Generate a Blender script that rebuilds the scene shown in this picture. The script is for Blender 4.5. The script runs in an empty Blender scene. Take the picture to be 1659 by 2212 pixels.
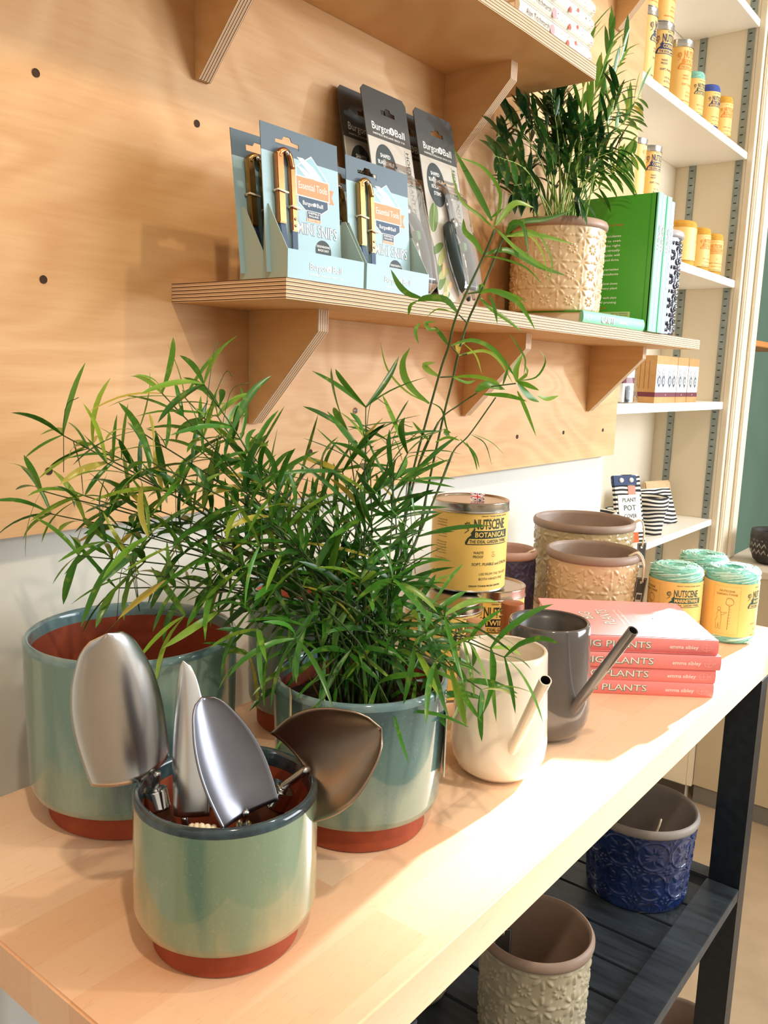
import bpy, bmesh, math, random
from mathutils import Vector, Matrix, noise
random.seed(7)
PI = math.pi
C = bpy.context.scene.collection
V = Vector

# ------------------------------------------------------------------ materials
def lin(c):
    return c/12.92 if c <= 0.04045 else ((c+0.055)/1.055)**2.4
def hexc(h):
    h = h.lstrip('#')
    return tuple(lin(int(h[i:i+2], 16)/255) for i in (0, 2, 4)) + (1.0,)
MATS = {}
def mat(name, col, rough=0.5, metal=0.0, spec=0.5, coat=0.0, trans=0.0, sss=0.0):
    if name in MATS: return MATS[name]
    m = bpy.data.materials.new(name); m.use_nodes = True
    b = m.node_tree.nodes['Principled BSDF']
    b.inputs['Base Color'].default_value = hexc(col) if isinstance(col, str) else col
    b.inputs['Roughness'].default_value = rough
    b.inputs['Metallic'].default_value = metal
    b.inputs['Specular IOR Level'].default_value = spec
    b.inputs['Coat Weight'].default_value = coat
    b.inputs['Coat Roughness'].default_value = 0.05
    b.inputs['Transmission Weight'].default_value = trans
    MATS[name] = m
    return m
class NT:
    def __init__(s, m):
        s.m = m; s.t = m.node_tree; s.b = s.t.nodes['Principled BSDF']
    def n(s, kind, **kw):
        x = s.t.nodes.new(kind)
        for k, v in kw.items(): setattr(x, k, v)
        return x
    def l(s, a, b): s.t.links.new(a, b)
    def coord(s, which='Object', scale=(1, 1, 1), loc=(0, 0, 0), rot=(0, 0, 0)):
        tc = s.n('ShaderNodeTexCoord'); mp = s.n('ShaderNodeMapping')
        mp.inputs['Scale'].default_value = scale; mp.inputs['Location'].default_value = loc
        mp.inputs['Rotation'].default_value = rot
        s.l(tc.outputs[which], mp.inputs['Vector']); return mp.outputs[0]
    def noise(s, vec, scale=5, detail=3, rough=0.5, dist=0.0):
        x = s.n('ShaderNodeTexNoise'); x.inputs['Scale'].default_value = scale
        x.inputs['Detail'].default_value = detail; x.inputs['Roughness'].default_value = rough
        x.inputs['Distortion'].default_value = dist
        s.l(vec, x.inputs['Vector']); return x.outputs['Fac']
    def ramp(s, fac, stops, interp='LINEAR'):
        x = s.n('ShaderNodeValToRGB'); x.color_ramp.interpolation = interp
        e = x.color_ramp.elements
        while len(e) < len(stops): e.new(0.5)
        for i, (p, c) in enumerate(stops):
            e[i].position = p; e[i].color = hexc(c) if isinstance(c, str) else (c, c, c, 1)
        s.l(fac, x.inputs['Fac']); return x.outputs['Color']
    def mix(s, fac, a, b, mode='MIX'):
        x = s.n('ShaderNodeMix', data_type='RGBA', blend_type=mode)
        if isinstance(fac, (int, float)): x.inputs[0].default_value = fac
        else: s.l(fac, x.inputs[0])
        for i, v in ((6, a), (7, b)):
            if isinstance(v, str): x.inputs[i].default_value = hexc(v)
            else: s.l(v, x.inputs[i])
        return x.outputs[2]
    def math(s, op, a, b=None):
        x = s.n('ShaderNodeMath', operation=op)
        for i, v in ((0, a), (1, b)):
            if v is None: continue
            if isinstance(v, (int, float)): x.inputs[i].default_value = v
            else: s.l(v, x.inputs[i])
        return x.outputs[0]
    def bump(s, h, strength=0.3, dist=0.001):
        x = s.n('ShaderNodeBump'); x.inputs['Strength'].default_value = strength
        x.inputs['Distance'].default_value = dist
        s.l(h, x.inputs['Height']); s.l(x.outputs[0], s.b.inputs['Normal'])
    def color(s, c): s.l(c, s.b.inputs['Base Color'])
    def sep(s, vec):
        x = s.n('ShaderNodeSeparateXYZ'); s.l(vec, x.inputs[0]); return x.outputs

def ply_face(name='birch_face', rot=(0, 0, 0), a='#dab380', b='#c99a64'):
    if name in MATS: return MATS[name]
    m = mat(name, a, 0.55, spec=0.3); t = NT(m)
    v = t.coord('Object', (1, 1, 1), rot=rot)
    warp = t.noise(t.coord('Object', (0.9, 0.9, 2.2), rot=rot), 2.2, 2, 0.5, 1.2)
    ring = t.math('SINE', t.math('MULTIPLY', warp, 70.0))
    fine = t.noise(t.coord('Object', (14, 14, 190), rot=rot), 1.0, 3, 0.6)
    big = t.noise(v, 3.0, 3, 0.5)
    f = t.math('ADD', t.math('MULTIPLY', ring, 0.085), t.math('ADD', t.math('MULTIPLY', fine, 0.35), t.math('MULTIPLY', big, 0.5)))
    t.color(t.ramp(f, [(0.22, b), (0.62, a)]))
    return m
def ply_edge(axis, name, T, layers=5.5):
    if name in MATS: return MATS[name]
    m = mat(name, '#d9b388', 0.6, spec=0.25); t = NT(m)
    v = t.coord('Object')
    o = t.sep(v)
    sc = [8, 8, 8]; sc[axis] = 14
    n = t.noise(t.coord('Object', tuple(sc)), 1.0, 3, 0.6)
    z = t.math('ADD', t.math('MULTIPLY', o[axis], layers/T), t.math('MULTIPLY', n, 0.55))
    fr = t.math('FRACT', z)
    col = t.ramp(fr, [(0.0, '#42210f'), (0.26, '#5c3320'), (0.34, '#f0cfa6'), (0.55, '#f6dcb8'), (0.62, '#b5855f'), (0.74, '#8e5d42'), (0.82, '#f0cfa6'), (0.94, '#eac598'), (1.0, '#6b3f2a')])
    n2 = t.noise(t.coord('Object', (40, 40, 40)), 2.0, 3)
    t.color(t.mix(t.math('MULTIPLY', n2, 0.12), col, '#f2d6b0'))
    return m
def beech():
    m = mat('beech_block', '#eec194', 0.38, spec=0.4); t = NT(m)
    v = t.coord('Object')
    br = t.n('ShaderNodeTexBrick'); t.l(v, br.inputs['Vector'])
    br.offset = 0.37; br.offset_frequency = 2; br.squash = 1.0
    br.inputs['Scale'].default_value = 1.0
    br.inputs['Color1'].default_value = (0, 0, 0, 1); br.inputs['Color2'].default_value = (1, 1, 1, 1)
    br.inputs['Mortar'].default_value = (0.2, 0.2, 0.2, 1)
    br.inputs['Mortar Size'].default_value = 0.0003
    br.inputs['Brick Width'].default_value = 0.34; br.inputs['Row Height'].default_value = 0.043
    g1 = t.noise(t.coord('Object', (7, 90, 90)), 1.0, 4, 0.6, 0.6)
    g2 = t.noise(t.coord('Object', (60, 520, 300)), 1.0, 2, 0.5)
    base = t.ramp(t.sep(br.outputs['Color'])[0], [(0, '#e3b088'), (0.5, '#ebbf9a'), (1, '#f2d0b0')])
    c = t.mix(t.math('MULTIPLY', g1, 0.45), base, '#f3cfa6')
    fleck = t.ramp(g2, [(0.30, 1.0), (0.40, 0.0)])
    c = t.mix(t.math('MULTIPLY', t.sep(fleck)[0], 0.16), c, '#b97c4c')
    t.color(c); t.bump(g2, 0.05, 0.0005)
    return m
def glaze(name, cols, sc=14.0, streak=3.0, rough=0.12, loc=(0, 0, 0), zfac=0.0, zs=1.0):
    m = mat(name, cols[0], rough, spec=0.5, coat=0.5); t = NT(m)
    v = t.coord('Object', (1, 1, 1/streak), loc=loc)
    n1 = t.noise(v, sc, 2, 0.45, 0.6)
    n2 = t.noise(t.coord('Object', (1, 1, 0.25)), 90, 3, 0.6)
    f = t.math('ADD', n1, t.math('MULTIPLY', t.math('SUBTRACT', n2, 0.5), 0.10))
    if zfac:
        f = t.math('ADD', f, t.math('MULTIPLY', t.math('SUBTRACT', t.sep(t.coord('Object'))[2], zs), zfac))
    c = t.ramp(f, [(0.36, cols[0]), (0.47, cols[1]), (0.53, cols[1]), (0.62, cols[2])])
    sp = t.noise(t.coord('Object'), 520, 2, 0.5)
    c = t.mix(t.math('MULTIPLY', t.sep(t.ramp(sp, [(0.58, 0.0), (0.8, 1.0)]))[0], 0.22), c, cols[3])
    t.color(c); t.bump(n2, 0.06, 0.0008)
    return m
def noisy(name, a, b, scale=40, rough=0.7, bump=0.1, metal=0, spec=0.4, stretch=(1, 1, 1), bd=0.001, coat=0):
    if name in MATS: return MATS[name]
    m = mat(name, a, rough, metal, spec, coat); t = NT(m)
    n = t.noise(t.coord('Object', stretch), scale, 4, 0.6)
    t.color(t.ramp(n, [(0.3, a), (0.7, b)]))
    if bump: t.bump(n, bump, bd)
    return m
def leafmat(name, dark, mid, light, tr=0.25):
    m = mat(name, mid, 0.28, spec=0.5); t = NT(m)
    at = t.n('ShaderNodeAttribute'); at.attribute_name = 'tone'
    c = t.ramp(at.outputs['Fac'], [(0.0, dark), (0.5, mid), (0.85, light), (1.0, '#c9b24e')])
    mo = t.noise(t.coord('Object'), 130, 2)
    c2 = t.mix(t.math('MULTIPLY', t.sep(t.ramp(mo, [(0.58, 0.0), (0.72, 1.0)]))[0], 0.35), c, '#b9bf55')
    t.color(c2)
    tl = t.n('ShaderNodeBsdfTranslucent'); t.l(c, tl.inputs['Color'])
    mx = t.n('ShaderNodeMixShader'); mx.inputs[0].default_value = tr
    out = t.t.nodes['Material Output']
    t.l(t.b.outputs[0], mx.inputs[1]); t.l(tl.outputs[0], mx.inputs[2]); t.l(mx.outputs[0], out.inputs['Surface'])
    return m
def clearplastic(name='clear_plastic', f=0.015):
    if name in MATS: return MATS[name]
    m = mat(name, '#ffffff', 0.05); t = NT(m)
    tr = t.n('ShaderNodeBsdfTransparent'); gl = t.n('ShaderNodeBsdfGlossy'); gl.inputs['Roughness'].default_value = 0.06
    fr = t.n('ShaderNodeFresnel'); fr.inputs['IOR'].default_value = 1.4
    k = t.math('ADD', t.math('MULTIPLY', fr.outputs[0], 0.55), f)
    mx = t.n('ShaderNodeMixShader'); t.l(k, mx.inputs[0]); t.l(tr.outputs[0], mx.inputs[1]); t.l(gl.outputs[0], mx.inputs[2])
    t.l(mx.outputs[0], t.t.nodes['Material Output'].inputs['Surface'])
    return m

# ------------------------------------------------------------------ object helpers
def obj(name, verts, faces, m, parent=None, smooth=False, mi=None, auto=None):
    me = bpy.data.meshes.new(name)
    me.from_pydata([tuple(v) for v in verts], [], faces)
    ms = m if isinstance(m, (list, tuple)) else [m]
    for x in ms: me.materials.append(x)
    if mi:
        for p, i in zip(me.polygons, mi): p.material_index = i
    if smooth:
        for p in me.polygons: p.use_smooth = True
    me.update()
    o = bpy.data.objects.new(name, me); C.objects.link(o)
    if auto is not None:
        try: me.set_sharp_from_angle(angle=math.radians(auto))
        except Exception: pass
    if parent: o.parent = parent
    return o
def tag(o, label=None, cat=None, group=None, kind=None):
    if label: o['label'] = label
    if cat: o['category'] = cat
    if group: o['group'] = group
    if kind: o['kind'] = kind
    return o
def struct(o): o['kind'] = 'structure'; return o
def thing(name, label, cat, loc=(0, 0, 0), rz=0.0, group=None, rot=None):
    o = bpy.data.objects.new(name, None); C.objects.link(o)
    o.empty_display_size = 0.02
    o.location = loc; o.rotation_euler = rot if rot else (0, 0, rz)
    return tag(o, label, cat, group)
class MB:
    """collects shapes into one mesh"""
    def __init__(s): s.v = []; s.f = []; s.mi = []
    def add(s, v, f, k=0):
        n = len(s.v); s.v += [V(x) for x in v]
        s.f += [tuple(i+n for i in q) for q in f]; s.mi += [k]*len(f)
        return s
    def box(s, x0, x1, y0, y1, z0, z1, k=0, M=None, b=0.0):
        bm = bmesh.new(); bmesh.ops.create_cube(bm, size=1)
        for v in bm.verts:
            v.co = V((x0+(v.co.x+.5)*(x1-x0), y0+(v.co.y+.5)*(y1-y0), z0+(v.co.z+.5)*(z1-z0)))
        if b > 0: bmesh.ops.bevel(bm, geom=bm.edges[:], offset=b, segments=2, affect='EDGES')
        return s.bm(bm, k, M)
    def bm(s, bm, k=0, M=None):
        bm.verts.ensure_lookup_table()
        if M is not None: bmesh.ops.transform(bm, matrix=M, verts=bm.verts)
        bm.verts.index_update()
        s.add([v.co.copy() for v in bm.verts], [tuple(v.index for v in f.verts) for f in bm.faces], k)
        bm.free(); return s
    def lathe(s, prof, seg=64, k=0, M=None, close=False):
        vs = []; fs = []
        n = len(prof)
        for r, z in prof:
            for j in range(seg):
                a = 2*PI*j/seg; vs.append(V((r*math.cos(a), r*math.sin(a), z)))
        for i in range(n-1):
            for j in range(seg):
                fs.append((i*seg+j, i*seg+(j+1) % seg, (i+1)*seg+(j+1) % seg, (i+1)*seg+j))
        if M is not None: vs = [M @ v for v in vs]
        return s.add(vs, fs, k)
    def tube(s, pts, r, seg=8, k=0, caps=True, closed=False):
        pts = [V(p) for p in pts]; n = len(pts)
        rs = r if isinstance(r, (list, tuple)) else [r]*n
        up = V((0, 0, 1)); vs = []; prev = None
        for i, p in enumerate(pts):
            if closed: d = pts[(i+1) % n]-pts[i-1]
            else: d = pts[min(i+1, n-1)]-pts[max(i-1, 0)]
            if d.length < 1e-9: d = V((0, 0, 1))
            d.normalize()
            if prev is None:
                a = d.cross(up if abs(d.z) < .9 else V((1, 0, 0))).normalized()
            else:
                a = (prev-d*prev.dot(d))
                a = a.normalized() if a.length > 1e-6 else d.orthogonal().normalized()
            prev = a; b = d.cross(a)
            for j in range(seg):
                t = 2*PI*j/seg; vs.append(p+(a*math.cos(t)+b*math.sin(t))*rs[i])
        fs = []
        for i in range(n if closed else n-1):
            i2 = (i+1) % n
            for j in range(seg): fs.append((i*seg+j, i*seg+(j+1) % seg, i2*seg+(j+1) % seg, i2*seg+j))
        if caps and not closed:
            fs.append(tuple(reversed(range(seg)))); fs.append(tuple((n-1)*seg+j for j in range(seg)))
        return s.add(vs, fs, k)
    def build(s, name, m, parent=None, smooth=False, auto=None):
        return obj(name, s.v, s.f, m, parent, smooth, s.mi, auto)
def box(name, x0, x1, y0, y1, z0, z1, m, parent=None, b=0.0):
    return MB().box(x0, x1, y0, y1, z0, z1, b=b).build(name, m, parent)
def disc_fan(r, z, seg=48):
    return [(0.0001, z), (r, z)]
def cr(pts, n):
    """catmull-rom through 3-D points"""
    P = [V(p) for p in pts]
    if len(P) == 2: return [P[0].lerp(P[1], i/n) for i in range(n+1)]
    P = [P[0]*2-P[1]]+P+[P[-1]*2-P[-2]]
    out = []; m = len(P)-3
    for k in range(n+1):
        t = k/n*m; i = min(int(t), m-1); u = t-i
        a, b, c, d = P[i:i+4]
        out.append(0.5*((2*b)+(c-a)*u+(2*a-5*b+4*c-d)*u*u+(3*b-a-3*c+d)*u**3))
    return out
def plate(name, outline, holes, T, m, parent=None, M=None):
    """flat plate with holes, outline in x,z; thickness along y"""
    cu = bpy.data.curves.new('tmp', 'CURVE'); cu.dimensions = '2D'; cu.fill_mode = 'BOTH'; cu.extrude = T/2
    for lp in [outline]+list(holes):
        sp = cu.splines.new('POLY'); sp.points.add(len(lp)-1)
        for p, q in zip(sp.points, lp): p.co = (q[0], q[1], 0, 1)
        sp.use_cyclic_u = True
    o = bpy.data.objects.new('tmp', cu); C.objects.link(o)
    dg = bpy.context.evaluated_depsgraph_get(); me = o.evaluated_get(dg).to_mesh()
    vs = [V((v.co.x, v.co.z, v.co.y)) for v in me.vertices]; fs = [tuple(reversed(p.vertices)) for p in me.polygons]
    o.evaluated_get(dg).to_mesh_clear()
    bpy.data.objects.remove(o); bpy.data.curves.remove(cu)
    if M is not None: vs = [M @ v for v in vs]
    return obj(name, vs, fs, m, parent)

# ------------------------------------------------------------------ printing (lettering and flat marks)
TXT = {}
def text_geo(body, bold=0.0, font=None):
    key = (body, bold)
    if key in TXT: return TXT[key]
    cu = bpy.data.curves.new('tmp', 'FONT'); cu.body = body; cu.size = 1.0; cu.resolution_u = 2
    cu.offset = bold
    o = bpy.data.objects.new('tmp', cu); C.objects.link(o)
    dg = bpy.context.evaluated_depsgraph_get(); ev = o.evaluated_get(dg); me = ev.to_mesh()
    vs = [(v.co.x, v.co.y) for v in me.vertices]; fs = [tuple(p.vertices) for p in me.polygons]
    ev.to_mesh_clear(); bpy.data.objects.remove(o); bpy.data.curves.remove(cu)
    x0 = min([v[0] for v in vs] or [0]); x1 = max([v[0] for v in vs] or [1])
    TXT[key] = ([(x-x0, y) for x, y in vs], fs, x1-x0)
    return TXT[key]
class Print:
    def __init__(s): s.v = []; s.f = []; s.mi = []; s.lift = []
    def raw(s, vs, fs, k, layer=0):
        n = len(s.v); s.v += vs; s.f += [tuple(i+n for i in q) for q in fs]; s.mi += [k]*len(fs); s.lift += [layer]*len(vs)
    def text(s, body, x, y, h, k=0, w=None, bold=0.0, align='l', rot=0.0, layer=1):
        """h = capital height; w = full width if given"""
        vs, fs, W = text_geo(body, bold)
        sy = h/0.69; sx = (w/W) if w else sy
        tw = W*sx; ox = {'l': 0, 'c': -tw/2, 'r': -tw}[align]
        c, n = math.cos(rot), math.sin(rot)
        out = []
        for a, b in vs:
            a = a*sx+ox; b = b*sy
            out.append((x+a*c-b*n, y+a*n+b*c))
        s.raw(out, fs, k, layer)
    def poly(s, pts, k=0, layer=0): s.raw([tuple(p) for p in pts], [tuple(range(len(pts)))], k, layer)
    def rect(s, x0, y0, x1, y1, k=0, layer=0): s.poly([(x0, y0), (x1, y0), (x1, y1), (x0, y1)], k, layer)
    def disc(s, x, y, r, k=0, layer=0, ry=None, n=24):
        s.poly([(x+r*math.cos(2*PI*i/n), y+(ry or r)*math.sin(2*PI*i/n)) for i in range(n)], k, layer)
    def line(s, pts, w, k=0, layer=1, closed=False):
        pts = [V((p[0], p[1])) for p in pts]
        if closed: pts = pts+[pts[0]]
        for a, b in zip(pts, pts[1:]):
            d = b-a
            if d.length < 1e-9: continue
            d.normalize(); n = V((-d.y, d.x))*w/2; e = d*w/3
            s.poly([a-n-e, b-n+e, b+n+e, a+n-e], k, layer)
    def frame(s, x0, y0, x1, y1, w, k=0, layer=1): s.line([(x0, y0), (x1, y0), (x1, y1), (x0, y1)], w, k, layer, True)
    def build(s, name, mats, fn, parent=None, cut=None):
        bm = bmesh.new(); lay = bm.verts.layers.float.new('lift')
        bv = []
        for (x, y), L in zip(s.v, s.lift):
            q = bm.verts.new((x, y, 0)); q[lay] = L; bv.append(q)
        for f, k in zip(s.f, s.mi):
            try:
                q = bm.faces.new([bv[i] for i in f]); q.material_index = k
                q.normal_update()
                if q.normal.z < 0: q.normal_flip()
            except Exception: pass
        if cut:
            xs = [v.co.x for v in bm.verts]; a = math.floor(min(xs)/cut); b = math.ceil(max(xs)/cut)
            for i in range(a, b+1):
                bmesh.ops.bisect_plane(bm, geom=bm.verts[:]+bm.edges[:]+bm.faces[:], plane_co=(i*cut, 0, 0), plane_no=(1, 0, 0))
        for v in bm.verts: v.co = fn(v.co.x, v.co.y, v[lay])
        me = bpy.data.meshes.new(name)
        for m in mats: me.materials.append(m)
        bm.to_mesh(me); bm.free()
        o = bpy.data.objects.new(name, me); C.objects.link(o)
        if parent: o.parent = parent
        return o
def onplane(o, xd, yd, eps=0.00015):
    o = V(o); xd = V(xd).normalized(); yd = V(yd).normalized(); n = xd.cross(yd)
    return lambda x, y, L: o+xd*x+yd*y+n*(eps*(1+L))
def oncyl(r, az0, z0, eps=0.00018):
    def fn(x, y, L):
        a = az0+x/r; q = r+eps*(1+L)
        return V((q*math.cos(a), q*math.sin(a), z0+y))
    return fn
TALL_STEMS=[[[0.0429,-0.2716,1.1318],[0.0445,-0.2768,1.1814],[0.0615,-0.2903,1.2732],[0.0615,-0.2995,1.3],[0.0606,-0.3074,1.3272],[0.071,-0.3244,1.3748],[0.0701,-0.3342,1.3952]],[[0.0595,-0.2769,1.1303],[0.0643,-0.2817,1.1733],[0.0748,-0.2881,1.2376],[0.0783,-0.2939,1.2708],[0.0784,-0.2984,1.2926],[0.0812,-0.3047,1.3208],[0.0851,-0.3136,1.3447],[0.0956,-0.3256,1.388],[0.0931,-0.3312,1.3937]],[[0.0503,-0.2804,1.1952],[0.0628,-0.2915,1.234],[0.0726,-0.3054,1.2495],[0.0811,-0.3187,1.2609]],[[0.0648,-0.2902,1.1671],[0.0786,-0.2973,1.2061],[0.0899,-0.3072,1.2231],[0.1082,-0.3216,1.2569]],[[0.0498,-0.3,1.2733],[0.0573,-0.3093,1.2744]],[[0.0892,-0.3276,1.2667],[0.103,-0.3443,1.27]],[[0.0669,-0.3084,1.2924],[0.0707,-0.313,1.2939]],[[0.0682,-0.3125,1.3445],[0.0749,-0.3207,1.3461]],[[0.0543,-0.3068,1.2997],[0.0576,-0.3129,1.2927]],[[0.0613,-0.3086,1.3266],[0.065,-0.3152,1.3197]]]
TALL_LEAVES=[[[[0.0817,-0.3244,1.4052],[0.0748,-0.3111,1.4303],[0.0657,-0.2926,1.4641]],0.00562],[[[0.0863,-0.3243,1.3996],[0.0802,-0.3136,1.4096],[0.0712,-0.2983,1.4234],[0.0692,-0.2887,1.4491]],0.00298],[[[0.0946,-0.319,1.4038],[0.0928,-0.3247,1.4284],[0.0783,-0.3155,1.4478],[0.0578,-0.3022,1.4545]],0.00298],[[[0.0762,-0.3318,1.4],[0.0932,-0.3385,1.4196],[0.1085,-0.3487,1.4181]],0.00595],[[[0.0836,-0.3274,1.399],[0.0868,-0.3461,1.3818],[0.0925,-0.3673,1.3676],[0.092,-0.3778,1.3633]],0.00528],[[[0.1053,-0.309,1.4126],[0.1062,-0.3145,1.4162],[0.1066,-0.3194,1.4197]],0.00298],[[[0.1066,-0.324,1.3974],[0.1138,-0.3337,1.4081],[0.1255,-0.3513,1.411],[0.1397,-0.3707,1.4194]],0.00463],[[[0.1004,-0.3276,1.3963],[0.0984,-0.335,1.4056],[0.0968,-0.3466,1.4007],[0.0897,-0.3567,1.3753]],0.0043],[[[0.1005,-0.3284,1.3949],[0.1217,-0.3437,1.3981],[0.1485,-0.3685,1.3923]],0.00495],[[[0.097,-0.3305,1.3943],[0.1114,-0.3449,1.3953],[0.1192,-0.3554,1.379],[0.1207,-0.359,1.3582]],0.0018],[[[0.1018,-0.3276,1.3965],[0.1087,-0.3507,1.3984],[0.1068,-0.3694,1.3742],[0.0945,-0.3746,1.3513]],0.0018],[[[0.0902,-0.3123,1.3791],[0.1029,-0.3277,1.3837],[0.118,-0.3506,1.3713],[0.1322,-0.3712,1.3635]],0.00562],[[[0.0759,-0.3213,1.3756],[0.0754,-0.3369,1.3734],[0.0795,-0.3601,1.3652],[0.0786,-0.3787,1.3496]],0.0018],[[[0.0935,-0.3103,1.3796],[0.0879,-0.3036,1.391],[0.082,-0.2974,1.3984],[0.0805,-0.2961,1.4092]],0.00528],[[[0.0694,-0.3015,1.3293],[0.0679,-0.289,1.3399],[0.0619,-0.2734,1.3411],[0.0604,-0.2645,1.3386]],0.00727],[[[0.0515,-0.2759,1.3402],[0.0489,-0.2626,1.3442],[0.0492,-0.2518,1.3525],[0.0509,-0.2417,1.3657]],0.00595],[[[0.0395,-0.2798,1.3365],[0.0399,-0.2731,1.3328],[0.0419,-0.2695,1.3252]],0.00362],[[[0.0611,-0.3071,1.3273],[0.0587,-0.2892,1.3313],[0.0584,-0.2767,1.3249]],0.00134],[[[0.0823,-0.3042,1.346],[0.0873,-0.3238,1.3485],[0.09,-0.3423,1.3443],[0.0896,-0.357,1.3387]],0.00398],[[[0.0657,-0.3265,1.3438],[0.0674,-0.3359,1.3462],[0.0743,-0.3546,1.3388],[0.0744,-0.3653,1.3286],[0.0736,-0.3761,1.3141]],0.0043],[[[0.0901,-0.3098,1.3439],[0.0932,-0.3211,1.3333],[0.0981,-0.3344,1.3243],[0.1028,-0.3477,1.3139]],0.0043],[[[0.0856,-0.3235,1.3444],[0.0803,-0.332,1.3334],[0.0738,-0.3397,1.3194]],0.00298],[[[0.0767,-0.3188,1.3451],[0.0733,-0.3213,1.3524],[0.071,-0.3283,1.3481]],0.00298],[[[0.084,-0.3464,1.311],[0.0875,-0.3541,1.3002],[0.0893,-0.3597,1.29],[0.0869,-0.3605,1.2769]],0.00158],[[[0.059,-0.3036,1.3005],[0.0735,-0.3145,1.3058],[0.0869,-0.327,1.2999],[0.0969,-0.3375,1.2858],[0.1034,-0.3421,1.276]],0.00398],[[[0.0651,-0.308,1.2923],[0.0835,-0.3214,1.2971],[0.0958,-0.3301,1.2896],[0.106,-0.3395,1.2699]],0.0033],[[[0.0699,-0.304,1.2931],[0.0796,-0.2979,1.3021],[0.0922,-0.2969,1.3053]],0.00528],[[[0.0684,-0.31,1.303],[0.0644,-0.3257,1.2925],[0.0565,-0.3377,1.2771]],0.00158],[[[0.0659,-0.2965,1.3008],[0.0701,-0.2841,1.311],[0.0751,-0.2736,1.318]],0.00398],[[[0.0621,-0.2853,1.3145],[0.0579,-0.2809,1.3143],[0.0564,-0.2784,1.3195],[0.0611,-0.2849,1.321]],0.00398],[[[0.0483,-0.2775,1.319],[0.0371,-0.2811,1.3118],[0.0295,-0.2904,1.3004]],0.00298],[[[0.0658,-0.2874,1.2739],[0.0609,-0.2806,1.2783],[0.0586,-0.2769,1.2836],[0.0643,-0.2844,1.2859]],0.00528],[[[0.0733,-0.2971,1.2736],[0.0767,-0.3158,1.2748],[0.0786,-0.3337,1.2721],[0.0752,-0.3451,1.2685]],0.0043],[[[0.0733,-0.2971,1.2736],[0.0888,-0.302,1.2692],[0.1025,-0.303,1.2714]],0.00298],[[[0.0846,-0.3148,1.2614],[0.0964,-0.32,1.2678],[0.1098,-0.3298,1.2641]],0.0086],[[[0.0886,-0.3205,1.2596],[0.0913,-0.3425,1.2592],[0.0915,-0.3623,1.2554]],0.00463],[[[0.108,-0.3422,1.2714],[0.1127,-0.3379,1.2835],[0.1213,-0.3386,1.296]],0.00595],[[[0.108,-0.3422,1.2714],[0.1018,-0.3552,1.2784],[0.0886,-0.3588,1.2873]],0.00463],[[[0.1085,-0.3426,1.2721],[0.1107,-0.3596,1.276],[0.1087,-0.3686,1.2894],[0.0984,-0.3682,1.2988]],0.0018],[[[0.1084,-0.3427,1.2714],[0.1072,-0.3528,1.269],[0.1073,-0.3651,1.2648]],0.00463],[[[0.1083,-0.3429,1.27],[0.1216,-0.3471,1.2593],[0.1356,-0.3509,1.2539]],0.0066],[[[0.1181,-0.3582,1.2598],[0.132,-0.3603,1.2571],[0.1479,-0.3635,1.26]],0.0043],[[[0.1075,-0.3437,1.2633],[0.0984,-0.3574,1.2492],[0.0899,-0.3741,1.2265]],0.0033],[[[0.1001,-0.3329,1.2683],[0.0911,-0.3411,1.2818],[0.0799,-0.3478,1.2908]],0.00398],[[[0.0581,-0.2839,1.25],[0.0489,-0.2733,1.2604],[0.0432,-0.2667,1.2722],[0.0419,-0.2654,1.2856],[0.045,-0.2701,1.2977]],0.0066],[[[0.0581,-0.2839,1.25],[0.0406,-0.2709,1.2603],[0.0267,-0.2604,1.2784],[0.0195,-0.257,1.3018]],0.0018],[[[0.0587,-0.2843,1.2514],[0.068,-0.2907,1.2448],[0.0726,-0.2933,1.2297],[0.0776,-0.2957,1.2172]],0.00158],[[[0.0545,-0.2881,1.2176],[0.0584,-0.2766,1.2235],[0.0616,-0.2635,1.233]],0.0033],[[[0.0578,-0.2926,1.2165],[0.0603,-0.3037,1.2213],[0.0621,-0.3156,1.2194]],0.00298],[[[0.0651,-0.3005,1.2222],[0.0622,-0.2989,1.2263],[0.0638,-0.3045,1.2253]],0.00463],[[[0.0716,-0.3094,1.2199],[0.0778,-0.3207,1.2081],[0.0792,-0.3262,1.1948]],0.0018],[[[0.0747,-0.314,1.2173],[0.0779,-0.3209,1.204],[0.0787,-0.3242,1.1926]],0.0018],[[[0.078,-0.3164,1.2242],[0.0827,-0.3283,1.2167],[0.0824,-0.3367,1.1983]],0.0009],[[[0.0789,-0.3174,1.2249],[0.0908,-0.3297,1.2178],[0.0998,-0.3393,1.2064]],0.00068],[[[0.0564,-0.2941,1.2043],[0.0549,-0.3052,1.2013],[0.0535,-0.3159,1.201]],0.0009],[[[0.05,-0.2871,1.2],[0.0505,-0.292,1.1963],[0.0546,-0.2988,1.2021]],0.00112],[[[0.0351,-0.2696,1.1938],[0.031,-0.2856,1.2051],[0.0313,-0.3099,1.2065]],0.0009],[[[0.0239,-0.2496,1.2147],[0.0381,-0.2659,1.2249],[0.0496,-0.2831,1.2188]],0.00112],[[[0.0222,-0.2496,1.2066],[0.0376,-0.2667,1.214],[0.0559,-0.2868,1.2243]],0.00158],[[[0.038,-0.2723,1.198],[0.0252,-0.2727,1.2177],[0.0083,-0.2721,1.2224]],0.0009]]
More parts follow.
